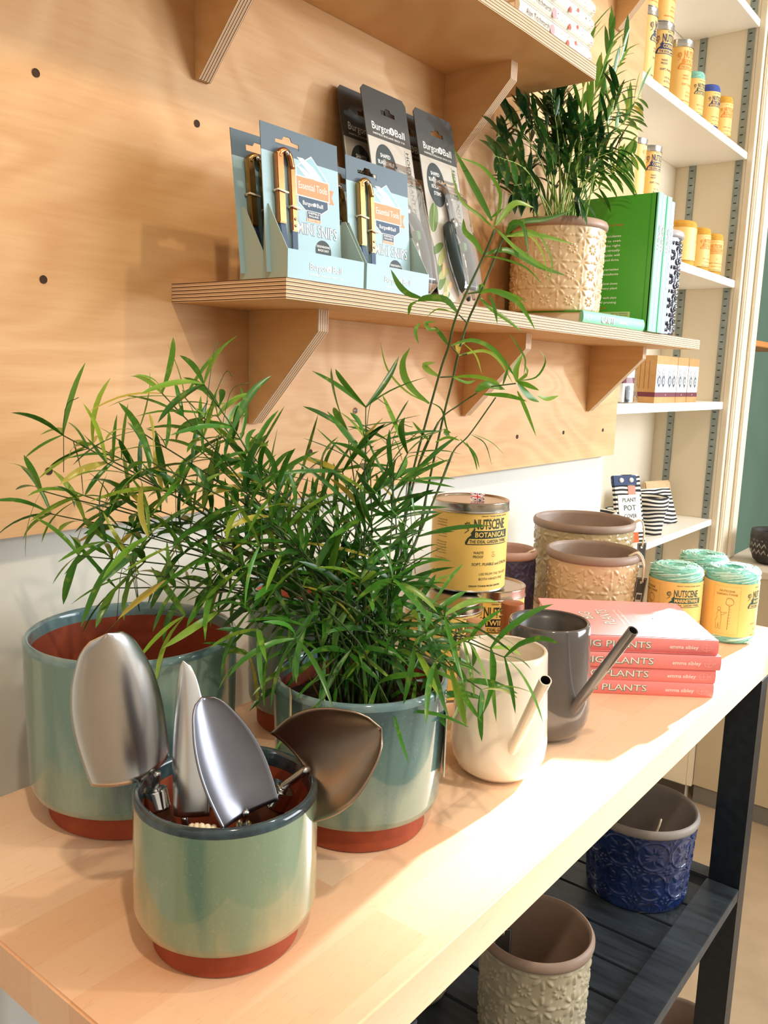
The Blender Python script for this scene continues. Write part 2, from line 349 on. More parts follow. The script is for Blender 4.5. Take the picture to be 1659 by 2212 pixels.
BUSH=[["L",[-0.1833,-0.0961,1.218]],["L",[-0.2062,-0.1021,1.1757]],["L",[-0.1934,-0.0925,1.1546]],["L",[-0.1993,-0.1404,1.1288]],["L",[-0.1661,-0.139,1.0967]],["L",[-0.1127,-0.1615,1.2501]],["L",[-0.1645,-0.1998,1.2554]],["L",[-0.1425,-0.2203,1.263]],["L",[-0.1017,-0.1884,1.2364]],["L",[-0.0746,-0.186,1.2164]],["L",[-0.1656,-0.1724,1.2263]],["L",[-0.1728,-0.14,1.199]],["L",[-0.1799,-0.1181,1.1714]],["L",[-0.1865,-0.1584,1.1407]],["L",[-0.1715,-0.1778,1.116]],["L",[-0.1578,-0.2053,1.1075]],["L",[-0.1525,-0.2097,1.0852]],["L",[-0.1184,-0.2133,1.1093]],["L",[-0.1167,-0.2432,1.1691]],["L",[-0.0971,-0.2532,1.1829]],["L",[-0.1617,-0.1044,1.2102]],["L",[-0.1741,-0.2005,1.2046]],["L",[-0.1351,-0.1773,1.1778]],["L",[-0.1499,-0.1367,1.1669]],["L",[-0.1335,-0.2092,1.2099]],["L",[-0.1202,-0.2574,1.1428]],["L",[-0.0691,-0.2363,1.1439]],["L",[-0.1707,-0.1891,1.1467]],["C",[-0.0285,-0.2827,1.2477]],["C",[-0.0209,-0.2572,1.2271]],["C",[0.0193,-0.2677,1.2185]],["C",[-0.0187,-0.3188,1.2129]],["C",[-0.0463,-0.2554,1.1823]],["C",[-0.0347,-0.2651,1.1939]],["C",[-0.0375,-0.1813,1.1859]],["C",[-0.0525,-0.23,1.1762]],["C",[0.0391,-0.2772,1.1815]],["C",[-0.0325,-0.2924,1.2039]],["C",[-0.0103,-0.2997,1.1802]],["C",[-0.03,-0.2308,1.1502]],["C",[-0.0342,-0.1903,1.1369]],["C",[-0.0358,-0.2573,1.1465]],["C",[-0.0377,-0.2887,1.1588]],["C",[-0.0199,-0.3319,1.1474]],["D",[-0.112,-0.2391,1.0483]],["D",[-0.1277,-0.266,1.0808]],["D",[-0.0743,-0.2317,1.0851]],["D",[-0.075,-0.2444,1.016]],["D",[-0.1036,-0.3117,1.0307]],["D",[-0.065,-0.3489,1.0183]],["D",[-0.0074,-0.339,1.0057]],["D",[0.0003,-0.3691,1.0315]],["D",[0.0309,-0.3755,1.0529]],["D",[-0.0018,-0.4073,1.0609]],["D",[-0.0335,-0.4069,1.0435]],["D",[-0.0315,-0.3694,1.0928]],["D",[-0.0039,-0.323,1.0892]],["D",[-0.0543,-0.3363,1.1201]],["D",[-0.064,-0.3121,1.1175]],["D",[-0.0787,-0.2872,1.097]],["D",[-0.0689,-0.3088,1.0618]],["D",[-0.057,-0.3274,1.0556]],["D",[-0.003,-0.3147,1.047]],["D",[-0.0507,-0.3756,1.062]],["D",[-0.1241,-0.3014,1.0806]],["D",[-0.0478,-0.2378,1.1054]],["D",[-0.037,-0.2593,1.1153]],["D",[0.0323,-0.3471,1.0542]],["D",[-0.0822,-0.2916,1.0534]],["D",[-0.0172,-0.2849,1.0722]],["D",[-0.0659,-0.2174,1.1049]]]
PALM=[[0.3919,-0.1305,1.5466],[0.4601,-0.0938,1.5915],[0.5213,-0.0874,1.6422],[0.5888,-0.0996,1.6757],[0.6712,-0.1097,1.7847],[0.7324,-0.1258,1.7941],[0.7862,-0.1221,1.7913],[0.8359,-0.1301,1.7315],[0.7789,-0.1412,1.6878],[0.8952,-0.1048,1.6584],[0.8234,-0.1259,1.6085],[0.8564,-0.0893,1.5928],[0.6108,-0.1428,1.5307],[0.5171,-0.0827,1.5265],[0.5033,-0.0974,1.5347],[0.496,-0.0813,1.6251],[0.5686,-0.0832,1.6423],[0.6619,-0.083,1.7039],[0.7371,-0.1056,1.7401],[0.7192,-0.1451,1.7152],[0.6774,-0.0938,1.6604],[0.5199,-0.134,1.5936],[0.6934,-0.125,1.6465],[0.7883,-0.0996,1.6295]]
# ------------------------------------------------------------------ camera
cam = bpy.data.cameras.new('camera'); co = bpy.data.objects.new('camera', cam); C.objects.link(co)
cam.sensor_fit = 'HORIZONTAL'; cam.sensor_width = 36.0; cam.lens = 1821.7/1659*36.0
cam.clip_start = 0.02; cam.clip_end = 50
Rt, Up, Fw = V((0.6189, -0.7848, 0.0322)), V((0.1091, 0.1265, 0.9859)), V((0.7779, 0.6067, -0.1640))
Mx = Matrix((Rt, Up, -Fw)).transposed().to_4x4(); Mx.translation = V((-0.5566, -0.7167, 1.2764))
co.matrix_world = Mx
bpy.context.scene.camera = co

# ------------------------------------------------------------------ shared materials
M_face = ply_face()
M_facev = ply_face('birch_face_bracket', rot=(0, PI/2, 0), a='#e0b985', b='#d4a872')
M_wallply = ply_face('birch_wall', a='#d9ae7c', b='#c5945e')
M_edgez = ply_edge(2, 'ply_edge_shelf', 0.0189)
M_edgex = ply_edge(0, 'ply_edge_bracket', 0.0189)
M_beech = beech()
M_cream = noisy('cream_paint', '#e4d8c0', '#ebe0ca', 3, 0.55, 0.02)
M_creamw = noisy('white_shelf_paint', '#f3efe6', '#f8f5ee', 4, 0.4, 0.02)
M_grey = noisy('pale_wall_paint', '#c8c5b8', '#d0ccc0', 3, 0.7, 0.03)
M_black = noisy('black_stained_wood', '#10161c', '#1d262e', 6, 0.35, 0.15, stretch=(1, 12, 12))
M_blackx = noisy('black_stained_slat', '#1b2229', '#39434c', 5, 0.4, 0.2, stretch=(12, 1.5, 12))
M_steel = mat('brushed_steel', '#b9babb', 0.24, 1.0)
M_chrome = mat('bright_chrome', '#c9c9c6', 0.12, 1.0)
M_tinmetal = mat('tin_lid_metal', '#c6c1b6', 0.22, 1.0)
M_terra = noisy('terracotta', '#8c3d22', '#a04a2b', 60, 0.75, 0.08)
M_taupe = noisy('taupe_stoneware', '#8c7868', '#998475', 30, 0.5, 0.03)
M_cord = noisy('cotton_cord', '#d9c7a8', '#efe3cc', 300, 0.9, 0.4)
M_tagk = mat('dark_card_tag', '#3b3732', 0.6)
M_white = mat('white_print', '#f4f2ea', 0.6)
M_blackink = mat('black_ink', '#22241f', 0.6)
M_green_ink = mat('dark_green_ink', '#2b3b25', 0.6)
M_teal_ink = mat('teal_ink', '#1f5148', 0.6)
M_blue_ink = mat('navy_ink', '#2d3360', 0.6)
M_orange_ink = mat('orange_ink', '#e08a1e', 0.6)
M_label = mat('yellow_label', '#f3cc6e', 0.45)
M_label2 = mat('warm_yellow_label', '#f4cb7a', 0.5)
M_labelb = mat('label_cream_text', '#f0dc9c', 0.55)
M_soil = noisy('dark_soil', '#231811', '#4a3626', 180, 0.95, 1.0, bd=0.004)
M_slot = mat('dark_slot', '#1b1c1b', 0.6)

# ------------------------------------------------------------------ room
struct(box('floor', -3.0, 5.0, -4.0, 1.0, -0.05, 0.0, noisy('floor_screed', '#a08c72', '#b09b80', 7, 0.45, 0.03)))
struct(box('wall_back', -3.0, 1.148, 0.022, 0.08, 0.0, 2.9, M_grey))
struct(box('wall_plywood', -2.2, 1.1453, 0.0, 0.0215, 1.1192, 2.9, M_wallply))
struct(box('wall_alcove_back', 1.10, 1.97, 0.2134, 0.25, 0.0, 2.9, M_cream))
struct(box('wall_alcove_left', 1.112, 1.148, 0.08, 0.2134, 0.0, 2.9, M_cream))
struct(box('wall_alcove_right', 1.9403, 1.975, 0.0225, 0.2134, 0.0, 2.9, M_cream))
struct(box('ceiling', -3.0, 5.0, -0.6, 1.0, 2.9, 2.95, M_creamw))
t = MB()
t.box(1.9403, 2.12, 0.006, 0.0222, 0.055, 2.9, b=0.001)
t.box(1.962, 1.976, -0.002, 0.006, 0.75, 2.9, b=0.003); t.box(1.990, 1.998, 0.000, 0.006, 0.75, 2.9, b=0.002)
t.box(2.065, 2.12, -0.004, 0.006, 0.75, 2.9, b=0.003)
struct(t.build('trim_1', M_cream))
struct(box('wall_right_return', 2.09, 2.12, 0.0225, 0.42, 0.0, 2.9, M_cream))
struct(box('wall_green', 2.0, 5.0, 0.42, 0.47, 0.0, 2.9, noisy('sage_green_paint', '#5b7a68', '#678574', 2, 0.7, 0.02)))
# kick board and side panel below the alcove
struct(box('baseboard_alcove', 1.935, 1.9402, 0.0225, 0.2134, 0.0, 0.054, mat('dark_kick', '#3f372d', 0.6)))
# holes drilled through the plywood
h = MB()
for x, z in ((-.1403, 1.518), (.0332, 1.518), (-.1396, 1.3473), (-.1404, 1.1765), (.2093, 1.1752), (.7272, 1.1736), (.9026, 1.1746), (1.0803, 1.1732), (1.1477-.012, 1.704)):
    h.lathe([(0.0001, 0), (0.0034, 0), (0.0036, .0004)], 20, M=Matrix.Translation((x, -0.0003, z)) @ Matrix.Rotation(PI/2, 4, 'X'))
struct(h.build('trim_2', mat('drilled_hole', '#3a2417', 0.9)))
def screw(x, z):
    s = MB()
    s.lathe([(0.0001, .0012), (0.0036, .0010), (0.0042, 0), (.0042, -.0005)], 20, M=Matrix.Translation((x, -0.0004, z)) @ Matrix.Rotation(PI/2, 4, 'X'))
    o = s.build('screw', M_chrome, None, True)
    p = Print(); p.line([(-.0022, -.0022), (.0022, .0022)], .0009); p.line([(-.0022, .0022), (.0022, -.0022)], .0009)
    c = p.build('cross_slot', [M_slot], onplane((x, -.0018, z), (1, 0, 0), (0, 0, 1))); c.parent = o
    return o
tag(screw(.2936, 1.2249), 'silver cross-head screw in the plywood behind the bushy green plant', 'screw')
tag(screw(1.045, 1.226), 'silver cross-head screw beside the lowest right shelf bracket', 'screw')
tag(screw(1.118, 1.62), 'silver cross-head screw in the plywood right of the palm', 'screw')

# ------------------------------------------------------------------ plywood shelves
def bracket(parent, x, ztop, d=0.1047, h=0.1249, T=0.0160):
    pr = [(0, 0), (-d, 0), (-d, -0.0225), (-0.006, -h), (0, -h)]
    vs = [(x, y, ztop+z) for y, z in pr]+[(x+T, y, ztop+z) for y, z in pr]
    n = 5
    fs = [tuple(range(n)), tuple(reversed(range(n, 2*n)))]+[(i, i+n, (i+1) % n+n, (i+1) % n) for i in range(n)]
    return obj('bracket', vs, fs, [M_facev, M_edgex], parent, mi=[0, 0]+[1]*n)
def shelf_board(parent, x0, x1, y0, y1, z0, z1):
    vs = [(x, y, z) for x in (x0, x1) for y in (y0, y1) for z in (z0, z1)]
    fs = [(0, 1, 3, 2), (4, 6, 7, 5), (0, 4, 5, 1), (2, 3, 7, 6), (0, 2, 6, 4), (1, 5, 7, 3)]
    return obj('board', vs, fs, [M_face, M_edgez], parent, mi=[1, 1, 1, 1, 0, 0])
def shelf(name, label, x0, x1, ztop, brs, T=0.0189, group='birch plywood wall shelves'):
    r = thing(name, label, 'shelf', (0, 0, ztop), group=group)
    shelf_board(r, x0, x1, -0.1625, -0.0004, -T, 0)
    for b in brs: bracket(r, b, -T)
    for c in r.children:
        for v in c.data.vertices: v.co.y -= 0.0002
    return r
SH = 1.3574
shelf('wall_shelf', 'birch plywood shelf carrying the snips packs, potted palm and green books', 0.0, 1.1336, SH, (.1054, .5495, .996))
shelf('wall_shelf', 'upper birch plywood shelf with floral books lying on its right end', -0.35, 0.598, 1.684+.0185, (.0306, .4675))
shelf('wall_shelf', 'plywood shelf above the floral books, only its bracket tip in view', 0.90, 1.12, 1.9082+.1249+.0189, (1.0018,))

# ------------------------------------------------------------------ bench table
tb = thing('bench_table', 'long beech-topped display bench on a black wooden frame', 'table', (0, 0, 0))
box('tabletop', -.3138, .8289, -.4443, -.038, .8647, .9, M_beech, tb, b=0.0016)
LX = ((-.19, -.154), (.6695, .7055))
for (a, b) in LX:
    for (c, d) in ((-.4443, -.400), (-.090, -.046)):
        box('leg', a, b, c, d, 0.0, .8645, M_black, tb, b=0.001)
    box('top_rail', a+.004, b-.004, -.3995, -.0905, .825, .8643, M_black, tb)
    box('side_rail', a+.004, b-.004, -.3995, -.0905, .507, .5425, M_blackx, tb)
box('front_rail', -.1535, .6690, -.4443, -.398, .524, .5432, M_blackx, tb, b=0.001)
box('back_rail', -.1535, .6690, -.092, -.046, .524, .5432, M_blackx, tb, b=0.001)
x = -.150
while x+.058 < .668:
    box('slat', x, x+.058, -.3975, -.0925, .523, .535, M_blackx, tb, b=0.0008)
    x += .0622
SL = .5351

# ------------------------------------------------------------------ glazed pots
def glazed_pot(label, x, y, rb, zg, r0, r1, h, gmat, rimmat, inner_r=None, group='teal glazed terracotta pots'):
    r = thing('plant_pot', label, 'plant pot', (x, y, .9), group=group)
    MB().lathe([(0.0001, 0.0), (rb-.002, 0.0), (rb, .0015), (rb, zg+.001), (rb-.004, zg+.001)], 96).build('base_ring', M_terra, r, True, 40)
    w = .0052
    MB().lathe([(rb-.003, zg), (r0-.008, zg), (r0-.002, zg+.003), (r0, zg+.010), (r0*.4+r1*.6, h*.6), (r1, h-.006)], 128).build('glazed_body', gmat, r, True, 60)
    MB().lathe([(r1, h-.006), (r1, h-.0025), (r1-.0015, h-.0004), (r1-w/2, h), (r1-w+.001, h-.0005), (r1-w, h-.003), (r1-w-.0005, h-.012)], 128).build('rim', rimmat, r, True)
    MB().lathe([(r1-w-.0005, h-.012), (r0-w-.001, zg+.012), (r0-w-.004, zg+.006), (.0001, zg+.006)], 96).build('inner_wall', M_terra, r, True, 40)
    return r
G1 = glaze('glaze_small', ['#5d8070', '#7e9478', '#aca47e', '#c3b98e'], 17, 2.4, 0.11, (3.1, .7, .2), -1.7, .085)
G2 = glaze('glaze_large', ['#3f5f6a', '#6a8a80', '#8aa294', '#a9b8a6'], 16, 3.4, 0.12, (1.2, 2, 0))
G3 = glaze('glaze_medium', ['#3e5a61', '#5a7a76', '#84998a', '#a8b5a0'], 17, 3.2, 0.12, (5.2, 1, 0), -2.0, .07)
G4 = glaze('glaze_rear', ['#4b5c5e', '#657873', '#7d8a80', '#98a296'], 13, 3.0, 0.14, (7, 1, 0))
RIMD = noisy('glaze_rim_dark', '#1d2730', '#3d5257', 60, 0.1, 0.02, coat=.5)
RIML = noisy('glaze_rim_blue', '#5e7f86', '#7f9a98', 50, 0.1, 0.02, coat=.5)
glazed_pot('small olive-green glazed pot holding four steel trowels at the bench front', -.2084, -.3213, .0485, .0195, .0604, .0598, .1068, G1, RIMD)
glazed_pot('large empty blue-green glazed pot at the left end of the bench', -.1419, -.1265, .071, .022, .0853, .087, .1544, G2, RIML)
glazed_pot('blue-green glazed pot holding the bushy trailing plant', -.037, -.2928, .0575, .0215, .0690, .0722, .1299, G3, RIML)
glazed_pot('grey-green glazed pot mostly hidden behind the bushy plant', .0903, -.1211, .06, .022, .069, .0705, .1523, G4, RIML)

# ------------------------------------------------------------------ tags on cords
def swing_tag(label, loc, w, h, face_az, cord_pts, group='dark paper tags hanging from the pots', m=None, barcode=True, tilt=0.0):
    r = thing('swing_tag', label, 'tag', loc, face_az, group)
    M = Matrix.Rotation(tilt, 4, 'Y')
    plate('tag_card', [(-w/2, -h), (w/2, -h), (w/2, 0), (-w/2, 0)], [[(-.002, -.005), (.002, -.005), (.002, -.009), (-.002, -.009)]], .0006, m or M_tagk, r, M)
    p = Print(); p.frame(-w/2+.0012, -h+.0015, w/2-.0012, -.0015, .0004, 0, 0)
    if barcode:
        p.rect(-w*.28, -h+.004, w*.28, -h*.52, 0, 0)
        for i in range(9): p.line([(-w*.2+i*w*.05, -h*.58), (-w*.2+i*w*.05, -h*.75)], .0005 if i % 2 else .0009, 1, 1)
    p.build('tag_print', [mat('tag_print_grey', '#b9b2a4', 0.6), M_blackink], lambda a, b, L: M @ V((a, -.0005-.00015*L, b)), r)
    inv = Matrix.Rotation(-face_az, 4, 'Z')
    for pts in cord_pts:
        q = [inv @ (V(a)-V(loc)) for a in pts]
        MB().tube(cr(q, 18), .0013, 8).build('cord', M_cord, r, True)
    return r

# ------------------------------------------------------------------ embossed pots
def emboss_pot(label, loc, r0, r1, h, body, rim, N=10, seg=300, rows=110, style='star', cat='plant pot', amp=.0019, group='embossed stoneware pots', rz=0.0):
    t = thing('embossed_pot', label, cat, loc, rz, group)
    lip = .013; vs = []; fs = []
    s = 2*PI*((r0+r1)/2)/N
    def petals(u, v, k, rho, ln, wd, off=0):
        d = math.hypot(u, v); a = math.atan2(v, u)-off
        st = 2*PI/k; a = (a+st/2) % st-st/2
        x = d*math.cos(a)-rho; y = d*math.sin(a)
        q = 1-(x/ln)**2-(y/wd)**2
        return max(0.0, q)**.5 if q > 0 else 0.0
    def hgt(u, v):
        u /= s; v /= s
        a, b = u-round(u), v-round(v)
        c, d = (u-.5)-round(u-.5), (v-.5)-round(v-.5)
        if style == 'star':
            z = max(petals(a, b, 8, .27, .145, .058), petals(c, d, 8, .150, .065, .036, PI/8), petals(a, b, 4, .49, .035, .035, 0)*.7)
        else:
            z = max(petals(a, b, 4, .30, .20, .055, PI/4)*.8, petals(a, b, 12, .2, .1, .022)*.8, petals(c, d, 6, .10, .05, .03), petals(c, d, 4, .34, .12, .03))
            ring = abs(math.hypot(a, b)-.46); z = max(z, 0.9*max(0, 1-(ring/.035)**2))
        return z
    for i in range(rows+1):
        f = i/rows; z = .002+f*(h-lip-.002)
        rr = r0+(r1-.0035-r0)*f
        if i == 0: rr -= .001
        fade = min(1, (1-f)*18, f*12+.2)
        for j in range(seg):
            a = 2*PI*j/seg
            q = rr+amp*hgt(a/(2*PI)*N*s, z+.004)*fade
            vs.append((q*math.cos(a), q*math.sin(a), z))
    for i in range(rows):
        for j in range(seg): fs.append((i*seg+j, i*seg+(j+1) % seg, (i+1)*seg+(j+1) % seg, (i+1)*seg+j))
    fs.append(tuple(reversed(range(seg))))
    obj('embossed_body', [(x, y, z-.002 if k < seg else z) for k, (x, y, z) in enumerate(vs)], fs, body, t, True)
    w = .006
    MB().lathe([(r1-.0045, h-lip-.001), (r1-.001, h-lip+.001), (r1, h-lip+.004), (r1, h-.005), (r1-.002, h-.001), (r1-.004, h), (r1-w, h-.0015), (r1-w-.001, h-.006), (r0-w, .012), (r0-w-.006, .006), (.0001, .006)], 96).build('rim', rim, t, True, 50)
    return t
M_embcream = noisy('cream_stone_glaze', '#a8966e', '#c4b189', 22, 0.22, 0.02, coat=.4)
M_embpale = noisy('pale_sand_glaze', '#c9ae84', '#d6bf98', 16, 0.25, 0.02, coat=.4)
M_embsage = noisy('sage_cream_glaze', '#a29a80', '#b5ad94', 22, 0.3, 0.02, coat=.3)
M_embnavy = noisy('navy_glaze', '#1c2748', '#2c3b68', 40, 0.15, 0.02, coat=.6)
M_embblue = noisy('cobalt_glaze', '#13224c', '#1e3468', 40, 0.15, 0.02, coat=.6)
M_embblack = noisy('black_navy_glaze', '#0d1220', '#1a2136', 40, 0.1, 0.02, coat=.8)
emboss_pot('largest cream embossed pot, taupe rim, standing behind the other cream pot', (.753, -.1225, .9), .0765, .0844, .1452, M_embcream, M_taupe, 12, 360, 90)
emboss_pot('cream embossed pot with taupe rim standing directly behind the pink books', (.616, -.2025, .9), .0640, .0696, .1255, M_embpale, M_taupe, 11, 360, 100)
emboss_pot('small dark purple-navy embossed pot behind the yellow tins', (.566, -.0860, .9), .0415, .0453, .116, noisy('plum_navy_glaze', '#2a2740', '#44405a', 30, 0.2, 0.02, coat=.5), noisy('pinkish_taupe', '#a98775', '#b59484', 30, 0.45, 0.02), 9, 260, 70, 'blue')
emboss_pot('cream embossed pot with a rust-taupe rim on the wall shelf, holding the palm', (.68, -.0785, SH+.0185), .0690, .0750, .1360, M_embpale, noisy('rim_taupe_warm', '#927862', '#a2866f', 30, 0.5, 0.02), 12, 400, 130)
emboss_pot('cobalt blue embossed pot on the slatted shelf under the bench', (.592, -.3180, SL), .0700, .0810, .1300, M_embblue, noisy('grey_rim', '#86807a', '#96908a', 30, 0.5, 0.02), 10, 330, 100, 'blue')
emboss_pot('cream-green embossed pot with a tag inside, on the slatted shelf under the bench', (.2398, -.3332, SL), .0590, .0651, .130, M_embsage, M_taupe, 10, 300, 90)
emboss_pot('small cream-green embossed pot half hidden under the bench, left of the tagged one', (.2284-.02, -.1837, SL), .0460, .0500, .09, M_embsage, M_taupe, 9, 200, 60)
emboss_pot('glossy black embossed pot squeezed between the blue book and the shelf end', (1.0080, -.1000, SH), .0500, .0560, .186, M_embblack, noisy('pale_grey_rim', '#9a9490', '#aaa49f', 30, 0.5, 0.02), 8, 220, 90, 'star', amp=.003)
emboss_pot('grey-brown pot on the floor below the bench front rail', (.775, -.352, .001), .060, .068, .20, M_embsage, M_taupe, 10, 160, 50)
# cords and tags
swing_tag('dark paper tag hanging on the largest cream embossed pot', (.7960, -.2085, 1.0090), .017, .042, math.radians(-35),
    [[(.789, -.190, 1.040), (.795, -.2030, 1.0475), (.7985, -.2095, 1.030), (.7962, -.2090, 1.002)], [(.783, -.193, 1.038), (.789, -.2065, 1.0475), (.7930, -.2115, 1.028), (.7958, -.2092, 1.003)]])
swing_tag('dark barcode tag hanging on the cream pot behind the pink books', (.6320, -.2745, .9900), .017, .044, math.radians(-38),
    [[(.622, -.255, 1.021), (.628, -.2680, 1.0275), (.6335, -.2750, 1.012), (.6322, -.2755, .983)], [(.614, -.257, 1.019), (.620, -.2700, 1.0275), (.6290, -.2765, 1.008), (.6318, -.2757, .984)]], tilt=.12)
swing_tag('dark tag hanging inside the cream-green pot under the bench', (.222, -.301, .6560), .020, .046, math.radians(-45),
    [[(.2150, -.2870, .6640), (.2180, -.2950, .6680), (.2210, -.3000, .662), (.222, -.3015, .650)], [(.2100, -.2930, .6640), (.2150, -.3000, .6690), (.2190, -.3020, .660), (.2218, -.3017, .651)]], barcode=False)
def loop_cord(label, pts, group='cord loops over pot rims'):
    return tag(MB().tube(cr(pts, 30), .0013, 8).build('cord_loop', M_cord, None, True), label, 'cord', group)
loop_cord('pale cord looped over the rim of the purple-navy pot', [(.5540, -.1060, .995), (.5600, -.1230, 1.0140), (.5640, -.1305, 1.0185), (.5690, -.1280, 1.0180), (.5690, -.1150, 1.005), (.5700, -.1050, .992)])
loop_cord('pale cord ends poking out of the cobalt blue pot', [(.552, -.350, .628), (.556, -.356, .655), (.558, -.358, .667), (.561, -.357, .666), (.563, -.353, .650), (.562, -.345, .630)])

# ------------------------------------------------------------------ watering cans
def watering_can(label, x, y, r0, r1, h, az, m, inner):
    t = thing('watering_can', label, 'watering can', (x, y, .9), 0, 'indoor watering cans')
    prof = [(.0001, .0), (r0*.50, 0), (r0*.68, .002), (r0*.86, .009), (r0*.965, .020), (r0, .034)]
    for i in range(1, 9): f = i/8; prof.append((r0+(r1-r0)*f, .034+(h-.036)*f))
    prof += [(r1-.0008, h-.0004), (r1-.002, h), (r1-.0035, h-.001)]
    MB().lathe(prof, 128).build('body', m, t, True)
    MB().lathe([(r1-.0035, h-.001), (r1-.0045, h-.008), (r1-.0068, h-.0095), (r0-.0065, .034), (r0-.010, .018), (r0*.6, .007), (.0001, .006)], 96).build('inner_wall', inner, t, True)
    c, s = math.cos(az), math.sin(az)
    B = V(((r0-.006)*c, (r0-.006)*s, .0375)); T = V(((r0+.069)*c, (r0+.069)*s, .1343+(.012 if r0 > .047 else 0)))
    d = (T-B).normalized(); a = d.orthogonal().normalized()
    sp = MB(); pts = [B+(T-B)*k/10 for k in range(11)]
    sp.tube(pts, .0052, 28, 0, caps=False)
    # hollow spout: inner tube and rim ring
    sp.tube([T, T+d*.0003], [.0052, .0046], 28, 0, caps=False); sp.tube([T+d*.0003, T-d*.02], [.0041, .0040], 28, 1, caps=False)
    sp.tube([T+d*.0003, T+d*.0002], [.0052, .0041], 28, 0, caps=False)
    sp.build('spout', [m, mat('spout_inside', '#2b2826', 0.6)], t, True)
    return t
M_ivory = mat('ivory_glaze', '#e9dfcd', 0.12, coat=.5); M_ivoryin = mat('ivory_inside', '#ddd0ba', 0.35)
M_char = mat('charcoal_glaze', '#57524e', 0.12, coat=.6); M_charin = mat('charcoal_inside', '#4b4846', 0.3)
watering_can('ivory ceramic watering can with a straight angled spout', .1193, -.3382, .0462, .0414, .1232, math.radians(-133.1), M_ivory, M_ivoryin)
watering_can('charcoal grey ceramic watering can beside the pink books', .2310, -.3285, .0480, .0424, .1243, math.radians(-112.9), M_char, M_charin)

# ------------------------------------------------------------------ tins of twine
def nutscene(p, u, v, s, ink, word, col=0, cut=1):
    """the printed badge; u,v = left bottom of the arched band; s = letter height"""
    W = s*5.2
    p.text('NUTSCENE', u+s*.85, v+s*1.62, s, col, W*.72, .02)
    p.line([(u+s*.95, v+s*1.62), (u+s*.62, v+s*1.18)], s*.16, col)
    p.poly([(u+s*.05, v), (u, v+s*.25), (u+s*.25, v+s*.7), (u+s*.55, v+s*.95), (u+s*.9, v+s*1.45), (u+W, v+s*1.45), (u+W, v-.0*s)], col, 0)
    p.text(word, u+s*1.0, v+s*.80, s*.5, cut, min(W*.72, s*.46*len(word)), .02, layer=2)
    p.poly([(u+s*.22, v+s*.10), (u+s*.42, v+s*.62), (u+W-s*.1, v+s*.62), (u+W-s*.1, v+s*.10)], cut, 1)
    p.text('THE IDEAL GARDEN TWINE', u+s*.45, v+s*.18, s*.34, col, W*.86, .02, layer=2)
    # leaf emblem
    cx, cy = u+s*.25, v+s*1.95
    for k in range(7):
        a = math.radians(60+k*32); q = s*.26
        p.line([(cx+q*math.cos(a), cy+q*math.sin(a)), (cx+q*1.7*math.cos(a+.25), cy+q*1.5*math.sin(a+.25)), (cx+q*math.cos(a+.5), cy+q*math.sin(a+.5))], s*.05, col)
    p.line([(cx+s*.27*math.cos(a*.6), cy+s*.27*math.sin(a*.6)) for a in range(0, 11)], s*.05, col)
    p.line([(cx+s*.14*math.cos(a*.7), cy+s*.14*math.sin(a*.7)) for a in range(0, 10)], s*.05, col)
    p.line([(cx-s*.3, cy-s*.75), (cx+s*.1, cy-s*.42)], s*.07, col)
def seal(p, x, y, r, col):
    for k, ch in enumerate('WILL'): a = math.radians(125-k*23); p.text(ch, x+r*math.cos(a), y+r*math.sin(a), r*.42, col, None, .02, 'c', a-PI/2)
    p.text('NOT', x, y-r*.1, r*.36, col, None, .03, 'c')
    for k, ch in enumerate('TANGLE'): a = math.radians(200+k*28); p.text(ch, x+r*1.25*math.cos(a), y+r*1.25*math.sin(a), r*.42, col, None, .02, 'c', a+PI/2)
